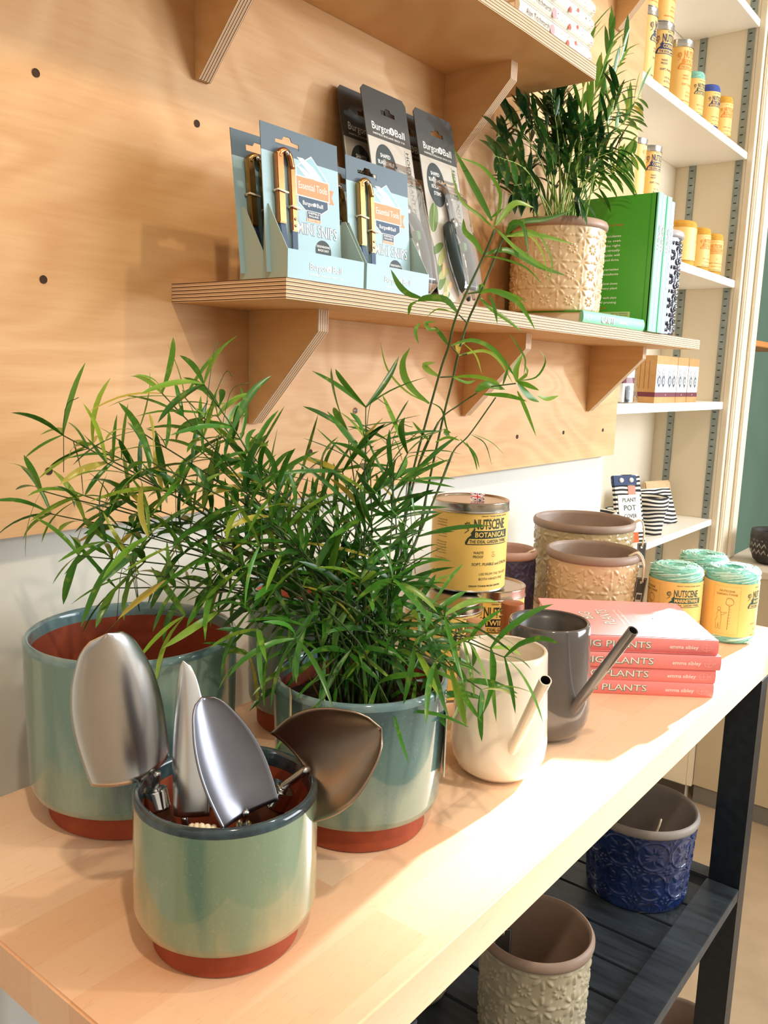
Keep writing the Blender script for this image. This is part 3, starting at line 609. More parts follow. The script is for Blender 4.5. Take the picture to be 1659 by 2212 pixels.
def tin(label, x, y, z, r, h, az, word, ink, shift=0.0, group='yellow tins of garden twine', labelm=None, detail=2, lidm=None):
    t = thing('twine_tin', label, 'tin', (x, y, z), 0, group)
    lm = labelm or M_label
    lh = h*.115
    seg = 96 if detail > 1 else 40
    MB().lathe([(.0001, .0003), (r-.0015, .0003), (r+.0004, .0012), (r+.0004, .0024), (r, .003)], seg).build('base_seam', lidm or M_tinmetal, t, True, 40)
    MB().lathe([(r, .003), (r, h-lh)], seg).build('printed_body', lm, t, True)
    MB().lathe([(r+.0005, h-lh), (r+.0013, h-lh+.0006), (r+.0013, h-lh+.0018), (r+.0005, h-lh+.0026), (r+.0004, h-.0025), (r+.0008, h-.0015), (r+.0006, h-.0006), (r-.001, h), (r-.003, h-.0005), (r-.004, h-.0018), (.0001, h-.0018)], seg).build('lid', lidm or M_tinmetal, t, True, 40)
    p = Print(); s = h*.108; lz = h-lh
    u0 = shift*r
    nutscene(p, u0, h*.545, s, ink, word, 0, 1)
    p.text('DRAW TWINE FROM CENTRE', u0+s*1.6, h*.855, h*.014, 0, h*.36, .02)
    p.text('REGISTERED TRADE MARK', u0+s*2.2, h*.835, h*.009, 2, h*.22, .0)
    p.text('WASTE', u0+s*.9, h*.445, h*.028, 0, h*.115, .01); p.text('PROOF', u0+s*.9, h*.400, h*.028, 0, h*.115, .01)
    seal(p, u0+s*3.15, h*.435, h*.024, 0)
    p.text('SOFT, PLIABLE and STRONG', u0+s*.8, h*.315, h*.030, 0, h*.52, .01)
    p.text('USE FROM THE TIN KEEPS', u0+s*1.6, h*.205, h*.027, 0, h*.42, .0); p.text('BOTH HANDS FREE', u0+s*1.6, h*.150, h*.027, 0, h*.33, .0)
    p.text('DRAW TWINE FROM CENTRE', u0+s*.6, h*.075, h*.018, 0, h*.40, .03)
    if detail > 1:
        rows = ['To draw from the', 'twine pull from tin', 'as a biodegradable', '', 'natural product,', 'renewable sources', 'clean and safely', '', 'made by inspecting', 'Scotland since 1922.', 'This is the beautiful', 'of Scotland, using the', 'tin first used in 1927.', '', 'Also are available for']
        for i, q in enumerate(rows):
            if q: p.text(q, u0-s*2.0, h*.79-i*h*.031, h*.014, 0, None, .0, 'r')
    p.build('label_print', [ink, lm, mat('faint_brown_ink', '#b98d4a', 0.6)], oncyl(r, az, 0), t, cut=r*.12)
    return t
TR, TH = .0459, .1151
AZ = math.radians(-148)
tin('yellow tin labelled NUTSCENE BOTANICAL, topmost of its stack, flag on lid', .3283, -.1630, .9+TH, .0472, .110, AZ, 'BOTANICAL', M_green_ink, -.10)
tin('lower yellow tin under the topmost one, front left, half hidden by leaves', .2586, -.1760, .9, TR, TH, AZ, 'BOTANICAL', M_blackink, .12)
tin('lower yellow tin at the right of the stack, behind the upright wooden posts', .3540, -.1800, .9, TR, TH, AZ, 'TWINE', M_blackink, -.35)
# little paper flag on the top tin
fp = Print(); W, H = .017, .0095
fp.rect(0, 0, W, H, 0, 0); fp.line([(0, 0), (W, H)], .0022, 1, 1); fp.line([(0, H), (W, 0)], .0022, 1, 1)
fp.line([(0, 0), (W, H)], .0008, 2, 2); fp.line([(0, H), (W, 0)], .0008, 2, 2)
fp.rect(0, H/2-.0016, W, H/2+.0016, 1, 3); fp.rect(W/2-.0016, 0, W/2+.0016, H, 1, 3); fp.rect(0, H/2-.0009, W, H/2+.0009, 2, 4); fp.rect(W/2-.0009, 0, W/2+.0009, H, 2, 4)
fo = fp.build('paper_flag', [mat('flag_blue', '#25305e', .6), M_white, mat('flag_red', '#c4262e', .6)], onplane((.3195, -.1685, .9+TH+.1095), (.72, -.69, -.12), (.35, .30, .75), .00008))
tag(fo, 'tiny red, white and blue union flag sticker standing up on the tin lid', 'flag')
MB().tube(cr([(.3255, -.1740, .9+TH+.1092), (.3300, -.1790, .9+TH+.113), (.3330, -.1800, .9+TH+.1095)], 8), .0006, 6).build('twine_end', M_cord, fo)

# upright wooden handles beside the tins
def wood_handle(label, x, y, h, r, a, b, knob, ring):
    m = noisy('wood_'+a[1:], a, b, 14, 0.45, 0.1, stretch=(6, 6, .8))
    t = thing('wooden_post', label, 'post', (x, y, .9), 0, 'upright wooden posts behind the watering cans')
    MB().lathe([(.0001, .0002), (r-.001, .0002), (r, .001), (r, h-.002), (r-.0006, h-.0006), (r-.002, h), (.0001, h)], 40).build('post', m, t, True, 40)
    M = Matrix.Translation((0, 0, h-.025)) @ Matrix.Rotation(math.radians(-100), 4, 'Z') @ Matrix.Rotation(PI/2, 4, 'Y')
    MB().lathe([(.0001, r*.6), (.0038, r*.6), (.0042, r+.006), (.0058, r+.008), (.0062, r+.0105), (.005, r+.0125), (.0001, r+.013)], 24, M=M).build('peg', knob, t, True, 50)
    c = M @ V((0, 0, r+.0075)); 
    pts = [c+V((.0065*math.cos(k*PI/5)-.002, 0, .0065*math.sin(k*PI/5))) for k in range(10)]
    MB().tube(pts, .0008, 6, closed=True).build('cord_ring', ring, t, True)
    return t
wood_handle('pale oak post with a pale peg and orange cord ring, behind the ivory can', .2200, -.2450, .109, .0105, '#b5855c', '#c99a70', mat('pale_peg', '#e0cfae', .5), mat('orange_cord', '#d9793f', .7))
wood_handle('reddish wooden post with a black peg, behind the charcoal can', .2990, -.2465, .1135, .0135, '#93512f', '#a9653c', mat('black_peg', '#2c2724', .35), mat('white_cord', '#d8cfc4', .7))
# ------------------------------------------------------------------ books
def book(label, loc, L, D, T, rz, cover, spine, group, rot=None, pages='#e9dcc0', name='book', art=None, cat='book'):
    """local: spine along x (0..L) on the face y=0, depth +y, thickness z"""
    t = thing(name, label, cat, loc, rz, group, rot)
    ct = .0022
    m = MB()
    m.box(0, L, 0.004, D, 0, ct, 0, b=.0005); m.box(0, L, .004, D, T-ct, T, 0, b=.0005)
    n = 8; bg = .0022 if group != 'floral books on the upper shelf' else .0060
    sec = [(.0065, 0)]+[(bg-bg*math.sin(PI*k/n)**.7, T*k/n) for k in range(n+1)]+[(.0065, T)]
    vs = [(x, y, z) for x in (0, L) for y, z in sec]; k = len(sec)
    m.add(vs, [(i, i+1, k+i+1, k+i) for i in range(k-1)]+[tuple(range(k)), tuple(reversed(range(k, 2*k)))], 1)
    m.build('cover', [cover, spine], t)
    pm = noisy('page_edges'+pages[1:], pages, '#f6efdd', 1, .8, .0)
    box('pages', .0025, L-.0025, .005, D-.003, ct, T-ct, pm, t)
    if art: art(t)
    return t
M_pink = mat('salmon_cover', '#f7a9a6', .42); M_pinks = mat('salmon_spine', '#f38f8c', .5)
M_pwhite = mat('book_white_ink', '#f6f3ec', .6); M_pgreen = mat('book_green_ink', '#5f9c86', .6)
M_pinkl = mat('pale_pink_ink', '#f7c3b9', .6)
PL, PD, PT = .1920, .1690, .0176
def pink_art(top=False):
    def fn(t):
        p = Print()
        p.text('BIG PLANTS', .030, .0052, .0078, 1, .082, .03, layer=0); p.text('BIG PLANTS', .0293, .0058, .0078, 0, .082, .0, layer=2)
        p.text('emma sibley', .134, .0066, .0044, 0, .034, .012, layer=1)
        cx, cy = .1775, .0088; p.line([(cx+.0054*math.cos(a*.35), cy+.0042*math.sin(a*.35)) for a in range(18)], .0004, 2, closed=True)
        p.line([(cx-.0052, cy), (cx+.0052, cy)], .0004, 2); p.line([(cx, cy-.004), (cx, cy+.004)], .0004, 2); p.line([(cx+.0054, cy), (cx+.0080, cy+.0012), (cx+.0080, cy-.001)], .0004, 2)
        p.build('spine_print', [M_pwhite, M_pgreen, M_pinkl], onplane((0, -.0001, 0), (1, 0, 0), (0, 0, 1)), t)
        if top:
            q = Print()   # front cover, text runs away from the spine
            q.text('BIG', .075, .125, .015, 1, .030, .015, layer=0); q.text('BIG', .074, .126, .015, 0, .030, .0, layer=2)
            q.text('PLANTS', .055, .100, .015, 1, .064, .015, layer=0); q.text('PLANTS', .054, .101, .015, 0, .064, .0, layer=2)
            for k, s in enumerate(('choosing and caring for leafy', 'plants that fill a room')): q.text(s, .055, .090-.007*k, .0032, 0, .066, .01)
            q.line([(.078, .030), (.092, .030), (.090, .046), (.080, .046)], .0007, 0, closed=True); q.line([(.074, .024), (.096, .024)], .0007, 0)
            for k in range(9):
                a = math.radians(35+k*14); q.line([(.085, .047), (.085+.014*math.cos(a), .047+.018*math.sin(a)), (.085+.022*math.cos(a)+.002, .047+.022*math.sin(a))], .0007, 0)
            q.text('emma sibley', .070, .013, .0038, 0, .032, .012)
            q.build('cover_print', [M_pwhite, M_pgreen], onplane((0, 0, PT), (0, 1, 0), (-1, 0, 0)) if False else (lambda a, b, L: V((PL-.008-b, a, PT+.00015*(L+1)))), t)
    return fn
a0 = math.radians(39.6)
e = V((math.cos(a0), math.sin(a0), 0)); nrm = V((-e.y, e.x, 0))   # nrm: from near side towards the far side
# the spine faces the window end: corner nearest the bench edge, spine running back along the diagonal
LOW = V((.4572, -.4390, .9))
lab = ['bottom pink BIG PLANTS book of the stack on the bench', 'second pink book from the bottom of the stack', 'second pink book from the top of the stack, jutting out to the right', 'topmost pink BIG PLANTS book with its white-lettered cover showing']
SPN = None
offs = [(0, 0, 0), (.001, .0005, .3), (.0045, -.003, .4), (.002, .003, -.3)]
for i in range(4):
    dx, dy, dr = offs[i]
    # spine direction: runs along the camera's horizontal, from hidden left end to the right corner
    ang = math.radians(-50.4-3.0+dr)
    d = V((math.cos(ang), math.sin(ang), 0))
    loc = V((.4572, -.4390, .9+.0001))-d*(PL-dx)+V((-d.y, d.x, 0))*dy+V((0, 0, i*(PT+.00015)))
    book(lab[i], loc, PL, PD, PT, ang, M_pink, M_pinks, 'stack of pink plant books', art=pink_art(i == 3))

M_gcov = mat('green_book_cover', '#4fa637', .38); M_gsp = mat('mint_spine', '#7cc9a2', .5); M_bsp = mat('pale_blue_spine', '#8fb0d6', .5)
M_pinkink = mat('pink_red_ink', '#e08ca0', .6); M_redink = mat('orange_red_ink', '#d8552f', .6); M_palebox = mat('barcode_panel', '#c9d3a0', .6)
def cacti_art(t):
    p = Print(); p.text('CACTI', .057, .0038, .0095, 0, .043, .03, layer=1); p.text('CACTI', .0565, .0042, .0095, 1, .043, .0, layer=2)
    p.text('emma sibley', .118, .0060, .0038, 1, .030, .01); p.frame(.012, .005, .021, .0125, .0006, 1); p.line([(.013, .007), (.018, .013), (.023, .010)], .0006, 1)
    p.build('spine_print', [M_pinkink, M_white], onplane((0, -.0001, 0), (1, 0, 0), (0, 0, 1)), t)
book('green book lying flat under the potted palm, mint spine reading CACTI', (.628, -.155, SH+.0001), .214, .150, .0182, math.radians(-2.6), M_gcov, M_gsp, 'green and blue books on the wall shelf', art=cacti_art)
GH, GD, GT = .2220, .1640, .0198
def stand_art(kind):
    def fn(t):
        p = Print()
        if kind == 'blue':
            p.text('HOUSE PLANTS', .040, .006, .0085, 0, .110, .01); p.text('emma sibley', .165, .007, .004, 0, .03)
        else:
            p.text('CACTI', .050, .006, .0085, 1, .040, .02); p.text('emma sibley', .125, .007, .004, 0, .03)
        p.build('spine_print', [M_white, M_pinkink], lambda a, b, L: V((GH-a, -.0002-.00015*L, GT-b)), t)
        if kind == 'back':
            q = Print()
            rows = ['Cacti and succulents', 'are resilient to even', 'those with the right', 'care. Plants is virtually', 'a practical guide will', 'help you grow and thrive.', '', 'Over sixty varieties', 'of succulents', '', 'Artwork throughout shows', 'the form of every plant', '', 'Expert care for each plant', 'potting and pruning']
            for k, s in enumerate(rows):
                if s: q.text(s, -.062, .140-k*.0078, .0037, 0, min(.062, .0031*len(s)), .012, 'r')
            q.text('A little book to keep', -.060, .158, .004, 1, .055, 0, 'r'); q.text('e w e t', -.080, .0215, .005, 1, .025, 0.01, 'r')
            q.rect(-.125, .001, -.036, .0165, 2, 0)
            q.text('LIFESTYLE | GARDENING', -.040, .0125, .0022, 3, .030, 0, 'r'); q.text('the plant series', -.040, .0095, .0022, 3, .020, 0, 'r')
            for k in range(24): q.line([(-.098+k*.0018, .002), (-.098+k*.0018, .009)], .0005+.0004*(k % 3 == 0), 3)
            # left face is the plane z=GT (after standing it up); a = across the cover, b = height
            q.build('back_print', [M_white, M_redink, M_palebox, M_blackink], lambda a, b, L: V((b+.016, -a, GT+.00012*(L+1))), t)
            MB().box(.001, GH-.001, .013, .0150, GT-.0002, GT+.00012).build('hinge_groove', mat('green_groove', '#3c8a2a', .5), t)
    return fn
# standing book: local x -> up, local y -> into the shelf, local z -> towards -X
Rs = Matrix(((0, 0, -1), (0, 1, 0), (1, 0, 0)))
rs = Rs.to_euler()
for i, (lb, kd) in enumerate((('standing green book whose printed back cover faces the palm', 'back'), ('second standing green book, mint spine between two others', 'g'), ('third standing green book, mint spine next to the blue one', 'g'), ('pale blue standing book with HOUSE PLANTS on its spine', 'blue'))):
    h = GH if kd != 'blue' else GH-.004
    x = .8460+GT+(GT+.0004)*i
    book(lb, (x, -.1715+.002*(i % 2), SH+.0001), h, GD, GT, 0, M_gcov if kd != 'blue' else mat('blue_cover', '#7fa6cf', .4), M_gsp if kd != 'blue' else M_bsp, 'green and blue books on the wall shelf', rot=rs, art=stand_art(kd))
# floral books on the upper shelf
USZ = 1.684+.0185
M_floral = mat('floral_cover', '#f1ecdf', .45); tq = NT(M_floral)
nz = tq.noise(tq.coord('Object'), 45, 2); tq.color(tq.mix(tq.math('MULTIPLY', tq.sep(tq.ramp(nz, [(.62, 0.0), (.7, 1.0)]))[0], .35), '#d9d4c4', '#b9b88a'))
M_pinkfl = mat('pink_flower', '#e2949a', .6); M_redfl = mat('red_flower', '#d5533c', .6); M_leaf_ink = mat('dark_leaf_ink', '#35402f', .6)
def floral_art(k):
    def fn(t):
        rnd = random.Random(k); p = Print()
        p.text('Alan Titchmarsh', .016, .0058, .0068, 0, .060, .0)
        def flower(x, y, r, c): p.poly([(x+r*(1 if j % 2 else .86)*math.cos(2*PI*j/28), y+min(r, .0075)*(1 if j % 2 else .86)*math.sin(2*PI*j/28)) for j in range(28)], c, 0)
        flower(.084, .0085, .0065, 1); flower(.128, .006, .004, 2); flower(.150, .0125, .003, 2)
        for q in range(16):
            x = rnd.uniform(.08, .185); y = rnd.uniform(.002, .014); a = rnd.uniform(0, 6)
            p.poly([(x, y), (x+.002*math.cos(a)+.0008*math.sin(a), y+.001*math.sin(a)), (x+.004*math.cos(a), y+.0022*math.sin(a)), (x+.002*math.cos(a)-.0008*math.sin(a), y+.0018*math.sin(a))], 3, 1)
        for q in range(5):
            x = .09+q*.02; p.line([(x, .003), (x+.004, .010), (x+.002, .015)], .0003, 3)
        p.text('H', .192, .005, .006, 2, .004, 0, 'c', -PI/2)
        p.build('spine_print', [mat('grey_brown_ink', '#6c6358', .6), M_pinkfl, M_redfl, M_leaf_ink], onplane((0, -.0001, 0), (1, 0, 0), (0, 0, 1)), t)
    return fn
for i, (lb, dx, th) in enumerate((('lowest floral-spined book on the upper shelf, lettered Titchmarsh', 0, .0200), ('middle floral-spined book of the stack on the upper shelf', .0025, .0200), ('upper floral-spined book of the stack on the upper shelf', .001, .0200), ('top floral book of the upper shelf stack, at the edge of the picture', .003, .020))):
    book(lb, (.3905+dx, -.158, USZ+.0001+i*.0203), .200, .145, th, 0, M_floral, M_floral, 'floral books on the upper shelf', art=floral_art(i))

# ------------------------------------------------------------------ twine spools
def spool(label, x, y, z, r, h, az, fuzzc, word, ink, shift, group, detail=2, lab=None, drawing=True):
    t = thing('twine_spool', label, 'twine spool', (x, y, z), 0, group)
    a, b = fuzzc
    m = noisy('jute_'+a[1:], a, b, 260, .9, .8, stretch=(.3, .3, 3), bd=.002)
    seg = 72
    prof = [(.0001, .0006), (r*.62, .0003), (r*.93, .0008), (r, .006)]
    k = 26 if detail > 1 else 6
    for i in range(k+1):
        f = i/k; z0 = .006+f*(h-.016); prof.append((r+(.0007 if i % 2 else 0), z0))
    prof += [(r*.985, h-.006), (r*.9, h-.001), (r*.75, h+.0008), (r*.5, h+.0004), (r*.33, h-.002), (r*.27, h-.006), (r*.26, h-.05), (.0001, h-.05)]
    MB().lathe(prof, seg).build('twine_body', m, t, True)
    if detail > 1:
        # slanting strands and stray fibres
        s = MB(); rnd = random.Random(int(x*1000))
        for j in range(34):
            a0 = rnd.uniform(0, 2*PI); up = rnd.choice((0, 1))
            zz = (h-.017 if up else .0018)+rnd.uniform(0, .010 if up else .005)
            s.tube([((r+.0009)*math.cos(a0+q*.16), (r+.0009)*math.sin(a0+q*.16), zz+q*.0011) for q in range(7)], .0009, 5)
        for j in range(46):
            a0 = rnd.uniform(0, 2*PI); rr = rnd.uniform(r*.35, r*.88)
            s.tube([(rr*math.cos(a0+q*.13), rr*math.sin(a0+q*.13), h+.0007+.0004*math.sin(q)) for q in range(8)], .0008, 5)
        for j in range(170):
            a0 = rnd.uniform(0, 2*PI); rr = r*rnd.uniform(.6, 1.0); P0 = V((rr*math.cos(a0), rr*math.sin(a0), h-.001))
            d = V((rnd.gauss(0, 1), rnd.gauss(0, 1), rnd.uniform(.2, 1.4))).normalized()*rnd.uniform(.002, .006)
            s.tube([P0, P0+d*.6, P0+d+V((0, 0, -.0006))], [.00016, .00013, .00007], 3)
        tag(s.build('loose_strands', noisy('jute_light_'+b[1:], b, '#d6f2ea' if b.startswith('#a') else b, 200, .9, .3), t, True), kind='stuff')
    lm = lab or M_label2; R2 = r+.0014; z1, z2 = h*.105, h*.835
    MB().lathe([(R2, z1), (R2, z2)], seg).build('paper_label', lm, t, True)
    p = Print(); s = h*.088; u0 = shift*r
    nutscene(p, u0, h*.505, s, ink, word)
    p.text('DRAW TWINE FROM CENTRE', u0+s*1.2, h*.785, h*.013, 0, h*.34, .02)
    seal(p, u0+s*3.0, h*.385, h*.026, 2)
    p.text('SOFT, PLIABLE and STRONG', u0+s*.9, h*.275, h*.026, 2, h*.5); p.text('USE FROM THE CENTRE', u0+s*1.4, h*.20, h*.022, 2, h*.34); p.text('DRAW TWINE FROM CENTRE', u0+s*.9, h*.125, h*.014, 2, h*.36, .02)
    if drawing:
        w = r*1.02; ux = u0-w*1.33
        p.frame(ux, h*.14, ux+w, h*.79, .0003, 3)
        p.text('NUTSCENE', ux+w/2, h*.715, h*.026, 2, w*.55, .01, 'c'); p.text('GARDEN TWINE', ux+w/2, h*.67, h*.026, 2, w*.78, .01, 'c')
        X = lambda a, b: (ux+w*a, h*b)
        p.line([X(.62+.14*math.cos(a*.55)*(1+.15*math.cos(a*1.7)), .585+.055*math.sin(a*.55)*(1+.2*math.sin(a*1.3))) for a in range(23)], .00035, 2)
        p.line([X(.63, .53), X(.62, .40), X(.61, .20)], .0006, 2)
        for q in range(6): p.line([X(.62, .48-q*.04), X(.70+.02*(q % 2), .49-q*.04)], .0003, 2)
        p.line([X(.26+.065*math.cos(a*.7), .475+.026*math.sin(a*.7)) for a in range(10)], .0004, 2)
        p.line([X(.25, .45), X(.19, .41), X(.22, .36), X(.15, .31), X(.17, .26), X(.2, .20), X(.25, .20), X(.27, .28), X(.31, .20), X(.36, .20), X(.37, .33), X(.36, .38), X(.33, .44), X(.26, .45)], .0004, 2)
        p.line([X(.33, .43), X(.45, .43), X(.55, .44)], .0004, 2); p.line([X(.35, .39), X(.47, .41), X(.55, .43)], .0004, 2)
    p.build('label_print', [ink, lm, mat('sepia_ink', '#7d5a2c', .6), mat('faint_frame', '#c9a24e', .6)], oncyl(R2, az, 0), t, cut=r*.14)
    return t
TEAL = ('#5fae9c', '#a8e4d6')
spool('front right teal twine spool with the gardener drawing facing out', .7268, -.3755, .9, .0368, .1085, math.radians(-160), TEAL, 'MARINETWINE', M_teal_ink, .62, 'teal twine spools on the bench')
spool('teal twine spool behind the pink books, MARINETWINE badge facing out', .6660, -.3128, .9, .0370, .1105, math.radians(-160), TEAL, 'MARINETWINE', M_teal_ink, -.28, 'teal twine spools on the bench')
spool('rear teal twine spool standing behind the other two, mostly hidden', .7850, -.3150, .9, .0370, .1090, math.radians(-160), TEAL, 'MARINETWINE', M_teal_ink, -1.2, 'teal twine spools on the bench')

# ------------------------------------------------------------------ trowels
def blade(N, T, cl, crn, camber, m, parent, sharp=2.6, nflip=1, tipw=0.0, bow=0.0, n=28, k=20):
    N, T, cl, crn = V(N), V(T), V(cl), V(crn)
    ax = T-N; L = ax.length; ax.normalize()
    sd = (crn-cl); W = sd.length/2; sd = (sd-ax*sd.dot(ax)).normalized()
    nr = ax.cross(sd).normalized()
    if nr.dot(V((-.78, -.6, .25)))*nflip < 0: nr = -nr
    vs = []; fs = []
    for i in range(n+1):
        s = i/n
        w = W*max(0, 1-s**sharp)**.5*(1+.12*math.sin(PI*min(1, s*1.25)))+tipw*(1-s)
        for j in range(k+1):
            t = j/k*2-1
            ang = t*w/(W*1.0)*camber if camber else 0
            Rb = W/camber
            x = w/math.sin(camber)*math.sin(t*camber); z = w/math.sin(camber)*(math.cos(t*camber*0)-math.cos(t*camber))
            neck = max(0, 1-s*6)**2*(1-abs(t))**2*.12*W
            vs.append(N+ax*(L*s)+sd*x+nr*(z+bow*math.sin(PI*s*.9)*L-neck))
    for i in range(n):
        for j in range(k):
            a = i*(k+1)+j; fs.append((a, a+1, a+k+2, a+k+1))
    o = obj('blade', vs, fs, m, parent, True)
    sm = o.modifiers.new('solid', 'SOLIDIFY'); sm.thickness = .0011; sm.offset = 0
    return o, ax, sd, nr
M_blade = noisy('polished_steel_blade', '#cfcfd0', '#e2e2e0', 9, 0.27, 0.0, metal=1)
M_bladed = noisy('smoky_steel_blade', '#75757b', '#8f8f96', 12, 0.32, 0.0, metal=1)
M_bladeb = noisy('bronzed_steel_blade', '#a39382', '#bfae9c', 16, 0.30, 0.0, metal=1)
M_handle = noisy('dark_walnut_handle', '#3a1f14', '#5a3220', 10, .35, .05, stretch=(8, 8, 1))
def shaft(t, N, F, B, rf=.0078, rn=.0026):
    """neck N -> ferrule top F -> handle end B"""
    N, F, B = V(N), V(F), V(B); d = (B-F).normalized(); L = (B-F).length
    MB().tube(cr([N, N.lerp(F, .5), F, F+d*.004], 10), [rn*.8]+[rn]*10, 12).build('tang', M_steel, t, True)
    q = d.to_track_quat('Z', 'Y').to_matrix().to_4x4(); M = Matrix.Translation(F) @ q
    MB().lathe([(rn, -.0004), (rn+.0012, -.0008), (rn+.0014, .0), (rf*.72, .0), (rf-.0006, .0002), (rf, .0012), (rf, .011), (rf+.0004, .0115), (rf+.0004, .0128), (rf, .013)], 40, M=M).build('ferrule', M_chrome, t, True, 40)
    MB().lathe([(rf-.0004, .013), (rf+.0012, .024), (rf+.0018, L*.55), (rf+.0004, L-.008), (rf-.003, L), (.0001, L)], 32, M=M).build('handle', M_handle, t, True, 50)
def trowel(label): return thing('trowel', label, 'trowel', (0, 0, 0), 0, 'steel hand trowels in the small glazed pot')
t1 = trowel('broad polished trowel leaning left, its convex back towards the viewer')
blade((-.2462, -.2773, 1.0081), (-.2659, -.2769, 1.1114), (-.2740, -.2693, 1.0093), (-.2248, -.2858, 1.0173), .95, M_blade, t1, 4.2, -1, bow=.02)
shaft(t1, (-.2336, -.2822, 1.0105), (-.2352, -.2812, .9985), (-.2300, -.3000, .9130))
t2 = trowel('narrow trowel seen edge-on between the two broad blades')
blade((-.2341, -.3097, .9885), (-.2130, -.2833, 1.0820), (-.2349, -.2957, .9935), (-.2329, -.3238, .9847), .9, M_blade, t2, 2.6, -1)
shaft(t2, (-.2341, -.3097, .9890), (-.2330, -.3120, .9780), (-.2240, -.3190, .9090), .0052)
t3 = trowel('smoky dark trowel at the front centre, pointed shoulder over the pot rim')
blade((-.2237, -.3570, 1.0030), (-.2276, -.3200, 1.0710), (-.2368, -.3635, .9890), (-.2131, -.3540, 1.0195), .75, M_bladed, t3, 3.4, 1, bow=-.02)
shaft(t3, (-.2237, -.3560, 1.0050), (-.2150, -.3450, .9890), (-.2060, -.3300, .9090), .0056)
t4 = trowel('bronze-tinted scoop trowel tipping out over the right rim')
blade((-.1662, -.3503, 1.0079), (-.1494, -.4020, 1.0487), (-.1741, -.3270, 1.0259), (-.1703, -.3815, .9950), .95, M_bladeb, t4, 2.8, 1, bow=-.05)
shaft(t4, (-.1633, -.3520, 1.0100), (-.1725, -.3375, .9950), (-.2040, -.3060, .9140), .0098, .0030)
# rope hanger and paper label inside the pot
rp = [(-.2560, -.3420, 1.0010), (-.2530, -.3500, 1.0030), (-.2460, -.3550, 1.0000), (-.2430, -.3560, .9900), (-.2420, -.3520, .975)]
rm = MB()
for q in range(3):
    P = cr(rp, 40); rm.tube([P[i]+V((.0021*math.cos(i*.55+q*2.09), .0010*math.sin(i*.55+q*2.09), .0021*math.sin(i*.55+q*2.09))) for i in range(41)], .0021, 8)
tag(rm.build('rope_loop', M_cord, None, True), 'thick off-white twisted rope loop lying inside the front rim of the small pot', 'rope')
MLc = mat('printed_paper_label', '#f0d9b4', .6); tq = NT(MLc)
vo = tq.n('ShaderNodeTexVoronoi'); vo.inputs['Scale'].default_value = 260; tq.l(tq.coord('Object'), vo.inputs['Vector'])
tq.color(tq.ramp(tq.sep(vo.outputs['Color'])[0], [(0.0, '#cf5a4a'), (.25, '#f2dcc0'), (.5, '#f0b27a'), (.7, '#f4e4cc'), (.86, '#8a6aa0'), (1, '#f7efe0')], 'CONSTANT'))
lb = MB(); n = 10; A0, A1 = math.radians(33), math.radians(64)
lb.add([(-.2084+.0528*math.cos(A0+(A1-A0)*i/n), -.3213+.0528*math.sin(A0+(A1-A0)*i/n), z) for i in range(n+1) for z in (.962, 1.0035)], [(2*i, 2*i+2, 2*i+3, 2*i+1) for i in range(n)])
tag(lb.build('paper_label', MLc), 'red and cream patterned paper label against the inside back of the small pot', 'label')
# ------------------------------------------------------------------ snips packs and their counter boxes
M_cardb = mat('pale_blue_card', '#9dbcc4', .5); M_cardn = mat('slate_card_band', '#51636e', .5); M_boxb = mat('pale_green_blue_box', '#a5b9b0', .55); M_boxf = mat('box_front_blue', '#9cbfca', .5)
M_copper = noisy('antique_brass', '#a07a48', '#c0945a', 30, .25, .02, metal=1); M_copper2 = noisy('copper_arm', '#a8683e', '#c98858', 30, .25, .02, metal=1)
M_tan = mat('tan_print', '#c98f62', .6); M_slateink = mat('slate_ink', '#3d5168', .6); M_tie = mat('cream_tie', '#e9dfc8', .6); M_darkdisc = mat('dark_disc', '#2e3634', .6)
BW, BH = .1078, .0262
def snip_box(label, x, y):
    t = thing('display_box', label, 'display box', (x, y, SH+.0001), 0, 'pale counter boxes of snips')
    th = .0007; D = .0315
    box('front_panel', 0, BW, 0, th, 0, BH, M_boxf, t)
    for s in (0, 1):
        X = 0 if s == 0 else BW-th
        pr = [(th, 0), (D, 0), (D, .067), (D-.006, .067), (th, BH)]
        vs = [(X, a, b) for a, b in pr]+[(X+th, a, b) for a, b in pr]; n = 5
        obj('side_panel', vs, [tuple(range(n)), tuple(reversed(range(n, 10)))]+[(i, (i+1) % n, (i+1) % n+n, i+n) for i in range(n)], M_boxb, t)
    box('base_panel', th, BW-th, th, D-th, 0, th, M_boxb, t)
    box('back_panel', th, BW-th, D-th, D, 0, .064, M_boxb, t)
    p = Print(); p.text('Burgon', BW*.27, .0105, .0062, 0, .0235, .005); p.disc(BW*.27+.0270, .0135, .0032, 0, 0); p.text('&', BW*.27+.0270, .0118, .0032, 1, None, .01, 'c', layer=3); p.text('Ball', BW*.27+.0315, .0105, .0062, 0, .0135, .005)
    p.text('SHEFFIELD ENGLAND SINCE 1730', BW*.27, .0052, .0018, 0, .046, 0)
    p.build('box_print', [M_white, M_boxf], onplane((0, -.0001, 0), (1, 0, 0), (0, 0, 1)), t)
    return t
